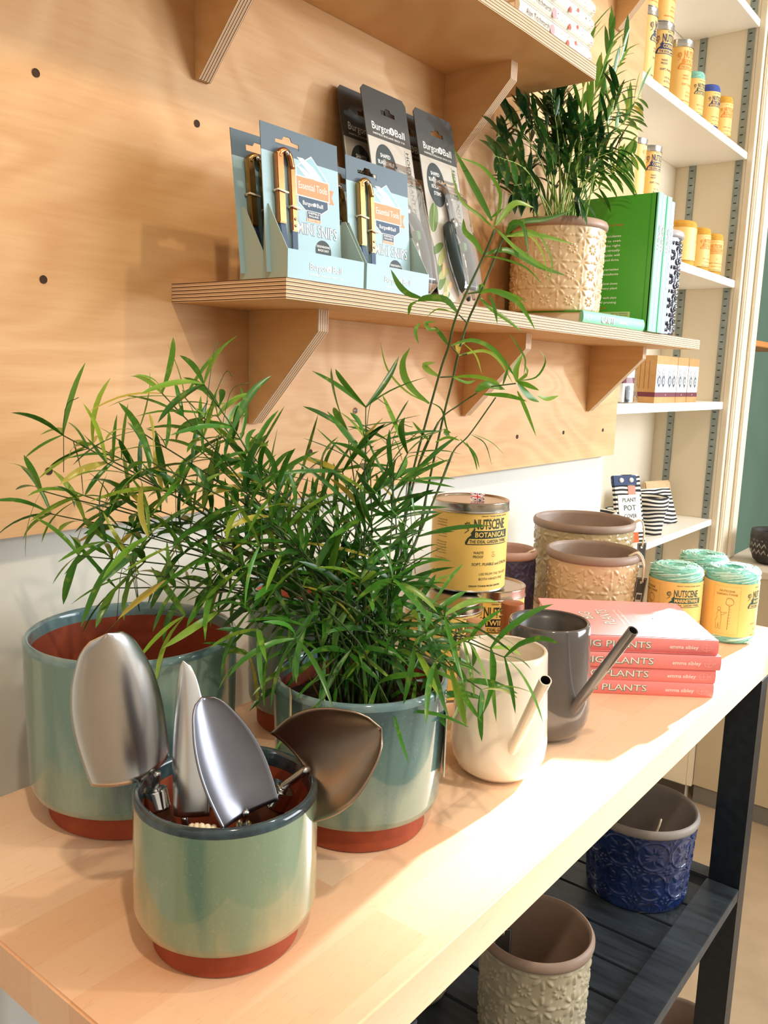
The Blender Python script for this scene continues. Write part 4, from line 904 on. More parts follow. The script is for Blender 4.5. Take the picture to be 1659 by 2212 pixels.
def snip_pack(label, x, y, z, lean, armm, rz=0):
    r = thing('snips_pack', label, 'carded snips', (x, y, z), 0, 'mini snips on blue cards', rot=(lean, 0, rz))
    W, H, T = .1045, .1330, .0007
    cx, cy = .034, H-.0140
    hole = [(cx-.0155, cy-.0028), (cx-.0155, cy+.0028), (cx-.0065, cy+.0032), (cx-.004, cy+.0068), (cx+.004, cy+.0068), (cx+.0065, cy+.0032), (cx+.0155, cy+.0028), (cx+.0155, cy-.0028)]
    q = .1085
    plate('card', [(0, 0), (W, 0), (W, q), (0, q)], [], T, M_cardb, r)
    plate('header_band', [(0, q), (W, q), (W, H), (0, H)], [hole], T, M_cardn, r)
    # arms: two folded strips joined at a pivot
    yb = -T/2-.0002
    def strip(x0, x1, z0, z1, d0, d1, m, nm, b=.0008): return box(nm, x0, x1, yb-d1, yb-d0, z0, z1, m, r, b=b)
    strip(.0135, .0225, .045, .108, .0002, .0062, armm, 'left_arm'); strip(.0315, .0385, .040, .100, .0002, .0050, armm, 'right_arm')
    s = MB()
    s.tube(cr([(.0180, yb-.0034, .104), (.0195, yb-.0036, .1085), (.0260, yb-.0038, .1110), (.0320, yb-.0036, .107), (.0350, yb-.0034, .096)], 14), .0032, 10)
    s.build('spring_bow', armm, r, True)
    MB().lathe([(.0001, .0016), (.002, .0014), (.0024, 0)], 16, M=Matrix.Translation((.0262, yb-.0069, .1085)) @ Matrix.Rotation(PI/2, 4, 'X')).build('pivot_rivet', M_chrome, r, True)
    bl = MB()
    for (a, b, w) in ((.0190, .0235, .0035), (.0350, .0345, .0035)):
        bl.add([(a-w, yb-.003, .048), (a+w, yb-.003, .048), (b+w, yb-.0028, .018), (b, yb-.0026, .010), (b-w, yb-.0028, .018)], [(0, 1, 2, 3, 4)])
    o = bl.build('blades', M_slateink, r); sm = o.modifiers.new('s', 'SOLIDIFY'); sm.thickness = .0012
    for zz, xa, xb in ((.074, .0115, .0245), (.062, .0295, .0405)): 
        MB().tube([(xa, yb-.001, zz), (xa, yb-.0075, zz), (xb, yb-.0075, zz-.0012), (xb, yb-.001, zz-.0012)], .0009, 6, closed=True).build('tie', M_tie, r, True)
    for zz in (.045, .051): MB().lathe([(.0001, .0009), (.0011, .0008), (.0014, 0)], 12, M=Matrix.Translation((.035, yb-.0052, zz)) @ Matrix.Rotation(PI/2, 4, 'X')).build('rivet', M_chrome, r, True)
    p = Print()
    bx = .044
    p.poly([(bx, .072), (bx, .090), (bx+.022, .104), (bx+.044, .083), (bx+.044, .072)], 1, 0); p.poly([(bx+.001, .072), (bx+.001, .0895), (bx+.022, .1028), (bx+.043, .0825), (bx+.043, .072)], 0, 1)
    p.poly([(bx+.002, .099), (bx+.010, .0995), (bx+.024, .093), (bx+.036, .083), (bx+.037, .0775), (bx+.031, .0775), (bx+.017, .087)], 1, 2)
    p.poly([(bx+.0, .0915), (bx+.012, .0885), (bx+.028, .0795), (bx+.026, .0775), (bx+.012, .082)], 1, 3)
    p.poly([(bx-.0075, .066), (bx+.004, .066), (bx+.004, .081), (bx-.0075, .081), (bx-.004, .0735)], 2, 0); p.poly([(bx+.053, .059), (bx+.040, .059), (bx+.040, .074), (bx+.053, .074), (bx+.0495, .0665)], 2, 0)
    p.rect(bx-.0012, .0600, bx+.0462, .0812, 1, 3); p.rect(bx, .0612, bx+.045, .0800, 2, 4)
    p.text('Essential Tools', bx+.0225, .0680, .0072, 1, .040, 0, 'c', layer=6)
    p.poly([(bx+.001, .0600), (bx+.044, .0600), (bx+.044, .0520), (bx+.030, .0435), (bx+.014, .0435), (bx+.001, .0535)], 1, 1); p.poly([(bx+.002, .0600), (bx+.043, .0600), (bx+.043, .0525), (bx+.0295, .0443), (bx+.0145, .0443), (bx+.002, .054)], 3, 2)
    p.text('Burgon', bx+.0075, .0520, .0042, 1, .0145, .005, layer=4); p.disc(bx+.0240, .0540, .0020, 1, 4); p.text('Ball', bx+.0270, .0520, .0042, 1, .0088, .005, layer=4)
    p.rect(bx+.012, .0350, bx+.032, .0470, 1, 5); p.rect(bx+.0126, .0356, bx+.0314, .0464, 3, 6); p.rect(bx+.0126, .0356, bx+.0314, .0390, 2, 7)
    p.text('SHEFFIELD', bx+.022, .0435, .0020, 1, .016, .01, 'c', layer=8); p.text('ENGLAND', bx+.022, .0405, .0020, 1, .014, .01, 'c', layer=8); p.text('SINCE 1730', bx+.022, .0365, .0019, 1, .015, .0, 'c', layer=8)
    p.text('MINI SNIPS', .043, .0215, .0115, 3, .056, .035, layer=1); p.text('MINI SNIPS', .043, .0215, .0115, 1, .056, .004, layer=2)
    p.disc(.078, .0070, .0115, 4, 0); p.text('DEADHEADING', .078, .0105, .0024, 1, .019, .01, 'c', layer=3); p.text('MADE EASY', .078, .0065, .0024, 1, .016, .01, 'c', layer=3)
    p.build('card_print', [mat('light_blue_print', '#8fb6c2', .5), M_white, M_tan, M_slateink, M_darkdisc], lambda a, b, L: V((a, -T/2-.00006*(L+1.5), b*.90+.0215)), r)
    return r
snip_box('pale blue box at the left front of the shelf holding a mini snips card', .0070, -.1575)
snip_box('pale blue box directly right of the first, nearest the shelf front', .1195, -.1575)
snip_box('rear pale box behind the left front one, its side panel showing', .0070, -.1255)
snip_box('rear pale box behind the right front one, nearly hidden', .1195, -.1255)
snip_pack('front left mini snips card with copper-coloured arms', .0020, -.1360, SH+.0020+.0040, math.radians(-5), M_copper2)
snip_pack('front right mini snips card with brass-coloured arms', .1195, -.1360, SH+.0015, math.radians(-5), M_copper, 0)
snip_pack('rear left mini snips card, only its left strip showing', .0020, -.1010, SH+.0060, math.radians(-7), M_copper)
snip_pack('rear right mini snips card glimpsed between the two front cards', .1190, -.1010, SH+.0015, math.radians(-7), M_copper)

# ------------------------------------------------------------------ secateur blister packs
M_bk = mat('charcoal_card', '#45433d', .45); M_bkgrey = mat('grey_card', '#b9b3a7', .5); M_bkside = mat('black_card_side', '#1f2120', .6); M_leafp = mat('printed_leaf', '#5f7a3a', .55); M_leafp2 = mat('printed_leaf_pale', '#a7ad6e', .55); M_skin = mat('printed_peach', '#e2b98f', .55)
M_grip = noisy('black_green_grip', '#1c2b2c', '#26393a', 20, .35, .05)
M_clear = clearplastic()
def blister(label, x, y0, y1, tools=True, dz=0):
    H, W, T = .2560, .0870, .0012
    lean = math.atan2(y1-y0, H)
    r = thing('secateurs_pack', label, 'carded secateurs', (x, y0, SH+.0006), 0, 'houseplant secateurs on charcoal cards', rot=(-lean, 0, 0))
    cx, cy = .047, H-.026
    hole = [(cx-.0135, cy-.0026), (cx-.0135, cy+.0026), (cx-.006, cy+.003), (cx-.0038, cy+.0064), (cx+.0038, cy+.0064), (cx+.006, cy+.003), (cx+.0135, cy+.0026), (cx+.0135, cy-.0026)]
    plate('card', [(.004, 0), (W-.004, 0), (W, .004), (W, H-.006), (W-.006, H), (.006, H), (0, H-.006), (0, .004)], [hole], T, [M_bk], r)
    p = Print(); f = .196
    p.rect(.0012, .004, W-.0012, f, 1, 0)
    p.text('Burgon', .012, f+.010, .0088, 0, .034, .004, layer=1); p.disc(.0505, f+.0145, .0046, 0, 1); p.text('&', .0505, f+.0118, .0052, 3, None, .01, 'c', layer=2); p.text('Ball', .0565, f+.010, .0088, 0, .0195, .004, layer=1)
    p.text('SHEFFIELD ENGLAND SINCE 1730', .012, f+.0040, .0022, 0, .062, 0, layer=1)
    p.disc(.030, f-.034, .0205, 3, 1, .0285, 36)
    for k, s in enumerate(('SHAPED', 'BLADES HELP', 'ISOLATE', 'STEMS')): p.text(s, .030, f-.022-k*.0085, .0046, 0, min(.031, .0032*len(s)), .008, 'c', layer=2)
    p.text('HOUSEPLANT PRUNER', .0735, f-.006, .0058, 3, .108, .015, 'l', -PI/2, layer=1); p.line([(.0715, f-.004), (.0715, f-.115)], .0006, 3)
    def leaf(cx, cy, a, b, rot, k, layer):
        p.poly([(cx+a*math.cos(t*PI/9)*math.cos(rot)-b*math.sin(t*PI/9)*math.sin(rot), cy+a*math.cos(t*PI/9)*math.sin(rot)+b*math.sin(t*PI/9)*math.cos(rot)) for t in range(18)], k, layer)
    leaf(.0135, .118, .021, .0095, 1.2, 4, 1); p.line([(.008, .100), (.019, .137)], .0012, 5, 2)
    for k in range(7): leaf(.013+.007*(k % 2), .078-k*.0105, .016, .0052, .5+.35*(k % 3), 4 if k % 2 == 0 else 5, 1+k % 2)
    leaf(.020, .052, .010, .003, 1.3, 6, 4); leaf(.028, .030, .010, .003, .8, 6, 4); leaf(.017, .020, .007, .0025, .3, 6, 4)
    p.build('card_print', [M_white, M_bkgrey, M_bk, M_darkdisc, M_leafp, M_leafp2, M_skin], lambda a, b, L: V((a, -T/2-.00008*(L+1.5), b)), r)
    if tools:
        yb = -T/2-.0009
        def arm(pts, rad, m, nm):
            MB().tube([(a, yb-c, b) for a, b, c in cr([V(q) for q in pts], 22)], rad, 12).build(nm, m, r, True)
        arm([(.036, .112, .006), (.033, .094, .008), (.036, .066, .009), (.046, .036, .009), (.057, .012, .008)], [.0045]+[.0072]*18+[.006, .005, .004, .002], M_grip, 'left_grip')
        arm([(.055, .110, .006), (.066, .092, .008), (.0715, .066, .009), (.072, .038, .009), (.069, .014, .008)], [.004]+[.0056]*18+[.005, .004, .003, .002], noisy('grey_grip', '#4b5a66', '#607080', 20, .25, .05), 'right_grip')
        MB().tube([(.0555, yb-.009, .088), (.0575, yb-.009, .045)], .0022, 10).build('spring', M_chrome, r, True)
        box('green_catch', .0515, .0600, yb-.0145, yb-.006, .076, .087, mat('green_plastic', '#3f8a4d', .4), r, b=.001)
        MB().lathe([(.0001, .003), (.005, .0026), (.0066, .001), (.0068, 0)], 24, M=Matrix.Translation((.048, yb-.0085, .113)) @ Matrix.Rotation(PI/2, 4, 'X')).build('pivot_nut', M_chrome, r, True)
        s = MB(); s.add([(.0445, yb-.006, .106), (.0555, yb-.006, .110), (.0560, yb-.0055, .128), (.0500, yb-.005, .152), (.0440, yb-.005, .165), (.0415, yb-.005, .160), (.0415, yb-.0055, .140)], [(0, 1, 2, 3, 4, 5, 6)])
        o = s.build('cutting_blade', M_steel, r); m = o.modifiers.new('s', 'SOLIDIFY'); m.thickness = .0018
    # clear shell: a domed tray over the tool
    n, k = 22, 14; vs = []; fs = []
    for i in range(n+1):
        z = .006+(.172-.006)*i/n
        for j in range(k+1):
            u = j/k*2-1; e = min(1, (1-abs(u))*3.2)*min(1, i/n*9, (1-i/n)*5)
            c0 = .051+.004*math.sin(i*.3); w = .033-.012*max(0, i/n-.55)
            vs.append((c0+u*w, -T/2-.0007-.0205*(e*e*(3-2*e)), z))
    for i in range(n):
        for j in range(k): a = i*(k+1)+j; fs.append((a, a+k+1, a+k+2, a+1))
    obj('clear_shell', vs, fs, M_clear, r, True)
    return r
blister('front left secateurs pack standing behind the snips cards', .2450, -.0900, -.0330)
blister('front right secateurs pack with its black-gripped secateurs fully showing', .3490, -.0895, -.0330)
blister('rear left secateurs pack, a dark sliver left of the front one', .2360, -.0550, -.0055)
blister('rear right secateurs pack, dark strip showing between the two front packs', .3250, -.0560, -.0060)

# ------------------------------------------------------------------ plants
def leaf_add(m, tones, pts, w, tone, hint=V((0, 0, 1)), n=7, fold=.25, shape=.9):
    P = cr(pts, n); vs = []
    for i, p in enumerate(P):
        d = (P[min(i+1, n)]-P[max(i-1, 0)])
        d = d.normalized() if d.length > 1e-7 else V((0, 0, 1))
        s = d.cross(hint)
        s = s.normalized() if s.length > .05 else d.orthogonal().normalized()
        nn = s.cross(d)
        f = i/n; ww = w/2*(math.sin(PI*min(1, f*shape+.06))**.75 if f < .999 else .04)
        vs += [p-s*ww+nn*ww*fold, p, p+s*ww+nn*ww*fold]
    fs = []
    for i in range(n):
        a = 3*i; fs += [(a, a+1, a+4, a+3), (a+1, a+2, a+5, a+4)]
    m.add(vs, fs, 0); tones += [tone]*len(vs)
def tone_attr(o, tones):
    at = o.data.attributes.new('tone', 'FLOAT', 'POINT')
    at.data.foreach_set('value', tones)
LEAF = leafmat('glossy_narrow_leaf', '#23531f', '#468529', '#98b83e', .22)
LEAFT = leafmat('young_bright_leaf', '#33691f', '#5d9628', '#a4bd42', .35)
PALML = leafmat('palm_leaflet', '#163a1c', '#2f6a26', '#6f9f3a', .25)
M_stem = noisy('dark_green_stem', '#2f4420', '#4a6430', 60, .5, .0); M_stemy = noisy('yellow_green_stem', '#6f8a35', '#93a84a', 60, .5, .0)
rnd = random.Random(11)
bush = thing('trailing_plant', 'bushy trailing plant with long narrow leaves and two tall thin shoots', 'plant', (-.037, -.2928, .9))
b0 = V((-.037, -.2928, .9))
st = MB(); lf = MB(); tn = []
def whorl(p, d, count, ln, w, tone, droop):
    base = rnd.uniform(0, 2*PI); d = d.normalized(); a = d.orthogonal().normalized(); b = d.cross(a)
    for k in range(count):
        an = base+2*PI*k/count+rnd.uniform(-.4, .4)
        out = (a*math.cos(an)+b*math.sin(an))*rnd.uniform(.7, 1.1)+d*rnd.uniform(.15, .9)
        out = (out+V((0, 0, rnd.uniform(-.15, .3)))).normalized()
        L = ln*rnd.uniform(.65, 1.25); q = p.copy(); pts = [p.copy()]; v = out.copy(); side = V((rnd.gauss(0, .1), rnd.gauss(0, .1), 0))
        for s in range(4):
            q = q+v*L/4; pts.append(q.copy()); v = (v+V((0, 0, -droop*rnd.uniform(.6, 1.3)))+side).normalized()
        if max(x.y for x in pts) > -.008: continue
        tt = min(1, max(0, tone+rnd.gauss(0, .17)))
        if rnd.random() < .025: tt = .97
        leaf_add(lf, tn, [x-b0 for x in pts], w*rnd.uniform(.7, 1.3), tt, V((rnd.gauss(0, .45)-.3, rnd.gauss(0, .45)-.25, .8)))
for kind, tip in BUSH:
    T = V(tip); base = b0+V((rnd.uniform(-.028, .028), rnd.uniform(-.028, .028), .106))
    if kind == 'L': mid = [base+V((rnd.uniform(-.03, 0), rnd.uniform(-.01, .02), rnd.uniform(.05, .09))), base.lerp(T, .6)+V((0, 0, .035))]
    elif kind == 'C': mid = [base.lerp(T, .5)+V((rnd.uniform(-.015, .015), rnd.uniform(-.02, .02), .01))]
    else: mid = [base+V((0, 0, .045))+(T-base)*.25, base.lerp(T, .65)+V((0, 0, .03))]
    P = cr([base]+mid+[T], 22)
    st.tube([q-b0 for q in P], [.0011-.0006*i/22 for i in range(23)], 5)
    Lg = (T-base).length; start = {'L': .55, 'C': .42, 'D': .34}[kind]
    nodes = max(3, int(Lg*(1-start)/.024))
    for k in range(nodes+1):
        f = start+(1-start)*k/nodes; i = min(21, int(f*22)); p = P[i].lerp(P[i+1], f*22-i); d = P[i+1]-P[i]
        ln = .050 if kind == 'C' else .046
        whorl(p, d, 3 if k < nodes else 4, ln*(1.2 if k == nodes else 1), .0047, {'L': .36, 'C': .18, 'D': .32}[kind]+(.15 if k >= nodes-1 else 0), {'L': .16, 'C': .07, 'D': .2}[kind])
# bare wiry tendrils
for k in range(26):
    T = V(rnd.choice([t for kk, t in BUSH if kk in 'LC'])); q = T+V((rnd.uniform(-.02, .03), rnd.uniform(-.02, .01), rnd.uniform(.0, .035)))
    st.tube([a-b0 for a in cr([T-V((0, 0, .03)), T.lerp(q, .5)+V((rnd.uniform(-.01, .01), 0, .005)), q], 8)], .00035, 4)
for P in TALL_STEMS:
    th = .0011 if len(P) > 4 else .0007
    st.tube([q-b0 for q in cr([V(a) for a in P], 40)], th, 6)
# join tall shoots to the soil
for P in TALL_STEMS[:4]:
    a = V(P[0]); st.tube([q-b0 for q in cr([b0+V((.02, .01, .106)), (b0+V((.035, .012, .15))).lerp(a, .3), a, V(P[1])], 16)], .0011, 6)
so = st.build('stems', M_stem, bush, True)
o = lf.build('foliage', LEAF, bush, True); tone_attr(o, tn)
lf2 = MB(); tn2 = []
camdir = V((-.78, -.6, .16))
for pts, w in TALL_LEAVES:
    leaf_add(lf2, tn2, [V(p)-b0 for p in pts], w, min(1, max(0, rnd.gauss(.45, .2))), hint=(V((camdir.x*rnd.uniform(.5, 1), camdir.y*rnd.uniform(.5, 1), rnd.uniform(.1, .6)))).normalized(), n=12, fold=.2, shape=.94)
o = lf2.build('tall_shoot_leaves', LEAFT, bush, True); tone_attr(o, tn2)
def soil(parent, r, z, seedn):
    rr = random.Random(seedn); n, k = 14, 48; vs = [(0, 0, z+.002)]; fs = []
    for i in range(1, n+1):
        for j in range(k):
            a = 2*PI*j/k; q = r*i/n; vs.append((q*math.cos(a), q*math.sin(a), z+rr.uniform(-.0018, .0022)))
    for j in range(k): fs.append((0, 1+j, 1+(j+1) % k))
    for i in range(n-1):
        for j in range(k): a = 1+i*k+j; b = 1+i*k+(j+1) % k; fs.append((a, a+k, b+k, b))
    return obj('soil', vs, fs, M_soil, parent)
soil(bush, .0635, .104, 1)
# palm
palm = thing('parlour_palm', 'leafy parlour palm with upright arching fronds on the wall shelf', 'plant', (.68, -.0785, SH+.0185))
p0 = V((.68, -.0785, SH+.0185)); ps = MB(); pl = MB(); pt = []
soil(palm, .0655, .112, 2)
fr = [(V(t), 1) for t in PALM]
for k in range(16):
    fr.append((V((rnd.uniform(.60, .80), rnd.uniform(-.15, -.03), rnd.uniform(1.60, 1.72))), 0))
for T, big in fr:
    base = p0+V((rnd.uniform(-.030, .030), rnd.uniform(-.028, .028), .114))
    P = cr([base, base.lerp(T, .5)+V((0, 0, .035)), T], 24)
    ps.tube([q-p0 for q in P], [.0015-.001*i/24 for i in range(25)], 5)
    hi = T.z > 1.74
    for k in range(7, 24):
        if k % 3 and k < 20: continue
        d = (P[k+1]-P[k]).normalized() if k < 24 else V((0, 0, 1))
        s = d.cross(V((rnd.gauss(0, .3), -1+rnd.gauss(0, .3), .3))).normalized()
        for sg in (-1, 1):
            if k < 11 and rnd.random() < .5: continue
            out = (s*sg*.8+d*(.8 if not hi else 1.3)+V((0, rnd.gauss(0, .2), rnd.uniform(-.1, .1)))).normalized()
            L = rnd.uniform(.032, .058)*(1 if hi else .9); q = P[k].copy(); pts = [q.copy()]; v = out
            for _ in range(4): q = q+v*L/4; pts.append(q.copy()); v = (v+V((0, 0, -(.04 if hi else .14)))).normalized()
            if max(a.y for a in pts) > -.003 or max(a.x for a in pts) > .840 and min(a.z for a in pts) < 1.60 or max(a.z for a in pts) > 1.683 and min(a.x for a in pts) < .61: continue
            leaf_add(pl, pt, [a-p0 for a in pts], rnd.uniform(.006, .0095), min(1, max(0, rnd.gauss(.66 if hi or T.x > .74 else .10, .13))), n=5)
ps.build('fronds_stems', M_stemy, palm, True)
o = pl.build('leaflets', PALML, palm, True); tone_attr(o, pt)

# cord and slim tag on the plant pot
mt = MB()
for q in (0, 1): mt.tube([V((-.0085+.0009*math.cos(i*.9+q*PI), -.3575, 1.026-.0008*i))+V((0, .0009*math.sin(i*.9+q*PI), 0)) for i in range(26)], .0010, 6)
sg = thing('slim_tag', 'slim white tag seen edge-on, hanging by twisted cord from the plant pot', 'tag', (0, 0, 0))
mt.build('cord', M_cord, sg, True)
MB().box(-.0004, .0004, -.012, .012, -.052, 0, M=Matrix.Translation((-.0085, -.3600, 1.006)) @ Matrix.Rotation(math.radians(-53), 4, 'Z')).build('tag_card', mat('white_card', '#e9e6dc', .6), sg)
box2 = MB().box(-.0005, .0005, -.009, .009, -.042, 0, M=Matrix.Translation((-.1095, -.2820, 1.0300)) @ Matrix.Rotation(math.radians(-42), 4, 'Z')).build('plant_tag', mat('cream_card', '#d9c9a2', .6))
tag(box2, 'thin cream plant tag standing edge-on at the left side of the plant pot', 'tag')

# ------------------------------------------------------------------ alcove shelves, uprights and goods
AS = ((2.2096, 2.2290), (1.8764, 1.8950), (1.5378, 1.5578), (1.2023, 1.2233), (.8664, .8840), (.50, .518))
for i, (a, b) in enumerate(AS):
    lb = ('topmost white alcove shelf, only its end showing', 'white alcove shelf carrying the blue and orange lettered tins', 'white alcove shelf behind the green books', 'white alcove shelf with the row of kraft boxes', 'white alcove shelf with striped plant pot covers', 'lowest alcove shelf hidden behind the bench')[i]
    if i == 5: continue
    tag(box('alcove_shelf', 1.1483, 1.9400, .0205, .2130, a, b, M_creamw, b=.0012), lb, 'shelf', 'white alcove shelves')
def standard(label, y):
    t = thing('shelf_standard', label, 'shelf upright', (1.9385, y, 0), 0, 'slotted metal shelf uprights')
    m = noisy('galvanised', '#7d8684', '#98a19e', 20, .4, .02, metal=.7)
    box('rail', -.0018, .0015, -.0095, .0095, .62, 2.6, m, t)
    p = Print(); z = .64
    while z < 2.58: p.rect(-.0050, z, .0035, z+.0030, 0, 0); z += .0197
    p.build('slots', [M_slot], lambda a, b, L: V((-.0019-.0001*L, -a, b)), t)
    return t
standard('front slotted metal shelf upright in the alcove', .0402); standard('rear slotted metal shelf upright in the alcove', .1660)
JY = ('#c98f2c', '#e8b54e')
Z1, Z2, Z3, Z4 = 1.8951, 1.5579, 1.2234, .8841
AZA = math.radians(-136)
M_tinb = mat('white_base_metal', '#d6d3cc', .3, .8)
lt = 'yellow tins of garden twine'
tin('navy-lettered CORNFLOWER tin at the front of the upper alcove shelf', 1.362, .0640, Z1, .0330, .142, AZA, 'CORNFLOWER', M_blue_ink, -.45, 'tins in the alcove', M_label2, 1)
tin('orange-lettered SAFFRON tin right of the navy-lettered one', 1.478, .0600, Z1, .0330, .142, AZA, 'SAFFRON', M_orange_ink, -.35, 'tins in the alcove', M_label2, 1)
tin('navy-lettered tin left of the CORNFLOWER tin, cut off by the plywood edge', 1.268, .0640, Z1, .0330, .142, AZA, 'CORNFLOWER', M_blue_ink, .3, 'tins in the alcove', M_label2, 1)
tin('stacked tin with faint lettering standing on the cut-off navy tin', 1.268, .0660, Z1+.1421, .0330, .142, AZA, 'BOTANICAL', M_orange_ink, -1.1, 'tins in the alcove', M_label2, 1)
tin('orange-lettered tin stacked on top of the CORNFLOWER tin', 1.362, .0660, Z1+.1421, .0330, .142, AZA, 'SAFFRON', M_orange_ink, -.3, 'tins in the alcove', M_label2, 1)
spool('teal twine spool on the upper alcove shelf', 1.588, .0620, Z1, .0290, .108, AZA, TEAL, 'MARINE', M_teal_ink, -.2, 'twine spools in the alcove', 1, None, False)
spool('blue twine spool right of the teal one in the alcove', 1.700, .0600, Z1, .0290, .108, AZA, ('#3d4f9a', '#5366b8'), 'BLUE', M_blue_ink, -.3, 'twine spools in the alcove', 1, None, False)
spool('golden twine spool at the right end of the upper alcove shelf', 1.806, .0600, Z1, .0290, .108, AZA, JY, 'SAFFRON', M_orange_ink, -.4, 'twine spools in the alcove', 1, None, False)
tin('navy-lettered tin on the shelf behind the green books, upper of its pair', 1.362, .0660, Z2+.1121, .0300, .118, AZA, 'CORNFLOWER', M_blue_ink, -.4, 'tins in the alcove', M_label2, 1)
tin('tin with silver lid under the navy-lettered one, hidden by the green books', 1.362, .0660, Z2, .0300, .112, AZA, 'CORNFLOWER', M_blue_ink, -.4, 'tins in the alcove', M_label2, 1)
tin('orange-printed tin at the far left of the alcove, stacked and half hidden', 1.287, .0700, Z2+.1121, .0300, .118, AZA, 'SAFFRON', M_orange_ink, .5, 'tins in the alcove', M_label2, 1)
tin('lower tin at the far left of the alcove with its lid just showing', 1.287, .0700, Z2, .0300, .112, AZA, 'SAFFRON', M_orange_ink, .5, 'tins in the alcove', M_label2, 1)
spool('largest golden twine spool beside the black pot, plain side showing', 1.590, .0640, Z2, .0420, .1050, AZA, JY, 'SAFFRON', M_orange_ink, .9, 'twine spools in the alcove', 1, None, False)
spool('golden twine spool in the middle of the three behind the green books', 1.722, .0600, Z2, .0310, .108, AZA, JY, 'SAFFRON', M_orange_ink, -.2, 'twine spools in the alcove', 1, None, False)
spool('golden twine spool nearest the shelf uprights behind the green books', 1.825, .0600, Z2, .0310, .108, AZA, JY, 'SAFFRON', M_orange_ink, -.7, 'twine spools in the alcove', 1, None, False)
# kraft boxes
M_kraft = noisy('kraft_board', '#b98a52', '#c89a62', 40, .7, .05); M_wine = mat('wine_band', '#6b2733', .6); M_greyink = mat('grey_drawing', '#5d6670', .6)
def kraft(label, x, w):
    t = thing('kraft_box', label, 'box', (x, .030, Z3), 0, 'kraft boxes with tool drawings')
    box('carton', 0, w, 0, .075, 0, .1120, M_kraft, t, b=.0006)
    p = Print(); p.rect(.0008, .025, w-.0008, .092, 0, 0); p.rect(0, .0145, w, .0255, 1, 1); p.text('SG', w*.5, .018, .003, 0, None, .01, 'c', layer=3)
    for cx in ((w*.3, w*.72) if w < .09 else (w*.16, w*.36, w*.66, w*.86)):
        p.disc(cx, .052, .0105 if w > .09 else .009, 2, 1, .0135); p.disc(cx, .052, .005, 0, 2, .007); p.disc(cx, .052, .0025, 2, 3, .004); p.line([(cx, .063), (cx, .083)], .0026, 2); p.line([(cx, .042), (cx-.001, .036)], .003, 2)
        p.line([(cx-.013, .045), (cx-.011, .062), (cx-.009, .080)], .0032, 2)
    p.build('front_print', [M_white, M_wine, M_greyink], onplane((0, -.0001, 0), (1, 0, 0), (0, 0, 1)), t)
    q = Print(); q.rect(0, .0145, .075, .0255, 0, 0)
    for k in range(5): q.line([(.014+k*.011, .034), (.014+k*.011, .098)], .0012, 1)
    q.build('side_print', [M_wine, mat('brown_rules', '#8a5a2c', .6)], onplane((-.0001, .075, 0), (0, -1, 0), (0, 0, 1)), t)
kraft('widest kraft and white box at the left of the row on the alcove shelf', 1.430, .142)
kraft('middle narrower kraft box of the row on the alcove shelf', 1.574, .078)
kraft('right-hand kraft box of the row on the alcove shelf', 1.6545, .078)
# cellophane bag of small things
cb = thing('cellophane_bag', 'clear cellophane bag of small items left of the kraft boxes', 'bag', (1.33, .066, Z3), 0)
vs = []; n, k = 12, 20; rr = random.Random(5)
for i in range(n+1):
    f = i/n
    for j in range(k):
        a = 2*PI*j/k; q = (1-.35*f)*(1+rr.uniform(-.08, .08)); vs.append((.050*q*math.cos(a), .030*q*math.sin(a), .001+.105*f))
obj('clear_film', vs, [(i*k+j, i*k+(j+1) % k, (i+1)*k+(j+1) % k, (i+1)*k+j) for i in range(n) for j in range(k)]+[tuple(reversed(range(k)))], M_clear, cb, True)
box('white_carton', -.034, .030, -.012, .012, .0015, .090, M_white, cb, b=.001); box('wine_band', -.0345, .0305, -.0125, .0125, .045, .058, M_wine, cb)
box('dark_item', -.020, -.004, -.0185, -.0135, .0015, .040, M_darkdisc, cb, b=.002)
# striped fabric plant pot covers
M_str = mat('striped_fabric', '#e8e3d6', .9); tq = NT(M_str)
wv = tq.n('ShaderNodeTexWave'); wv.bands_direction = 'Z'; wv.inputs['Scale'].default_value = 30; wv.inputs['Distortion'].default_value = 3.5; wv.inputs['Detail'].default_value = 0; wv.inputs['Detail Scale'].default_value = .7
tq.l(tq.coord('Object', (1, 1, 1)), wv.inputs['Vector']); tq.color(tq.ramp(wv.outputs['Fac'], [(.45, '#e9e4d8'), (.55, '#26282a')]))
M_tanf = noisy('tan_fabric', '#c9ad84', '#d4ba93', 60, .9, .1); M_orf = mat('orange_fabric', '#c9602c', .8); M_navf = mat('navy_fabric', '#38476a', .8); M_pkf = mat('dusty_pink', '#d08a78', .8)
def cover(label, x, y, r0, r1, h, mm=None):
    t = thing('fabric_pot_cover', label, 'pot cover', (x, y, Z4), 0, 'striped fabric plant pot covers')
    f = lambda s: h*s
    MB().lathe([(.0001, .0005), (r0, .0005), (r0*1.03, f(.25)), (r1*.98, f(.62)), (r1*1.05, f(.66)), (r1*1.07, f(.98)), (r1, h), (r1*.93, f(.9)), (r0*.8, f(.2)), (.0001, f(.15))], 28).build('fabric_body', mm or M_str, t, True)
    return t
cover('large striped cover in the centre of the pot cover shelf, folded top', 1.560, .072, .040, .048, .100)
cover('striped cover lying low at the left of the pot cover shelf, orange base', 1.478, .105, .036, .040, .070)
cover('striped cover at the far left edge of the pot cover shelf', 1.298, .100, .045, .048, .085)
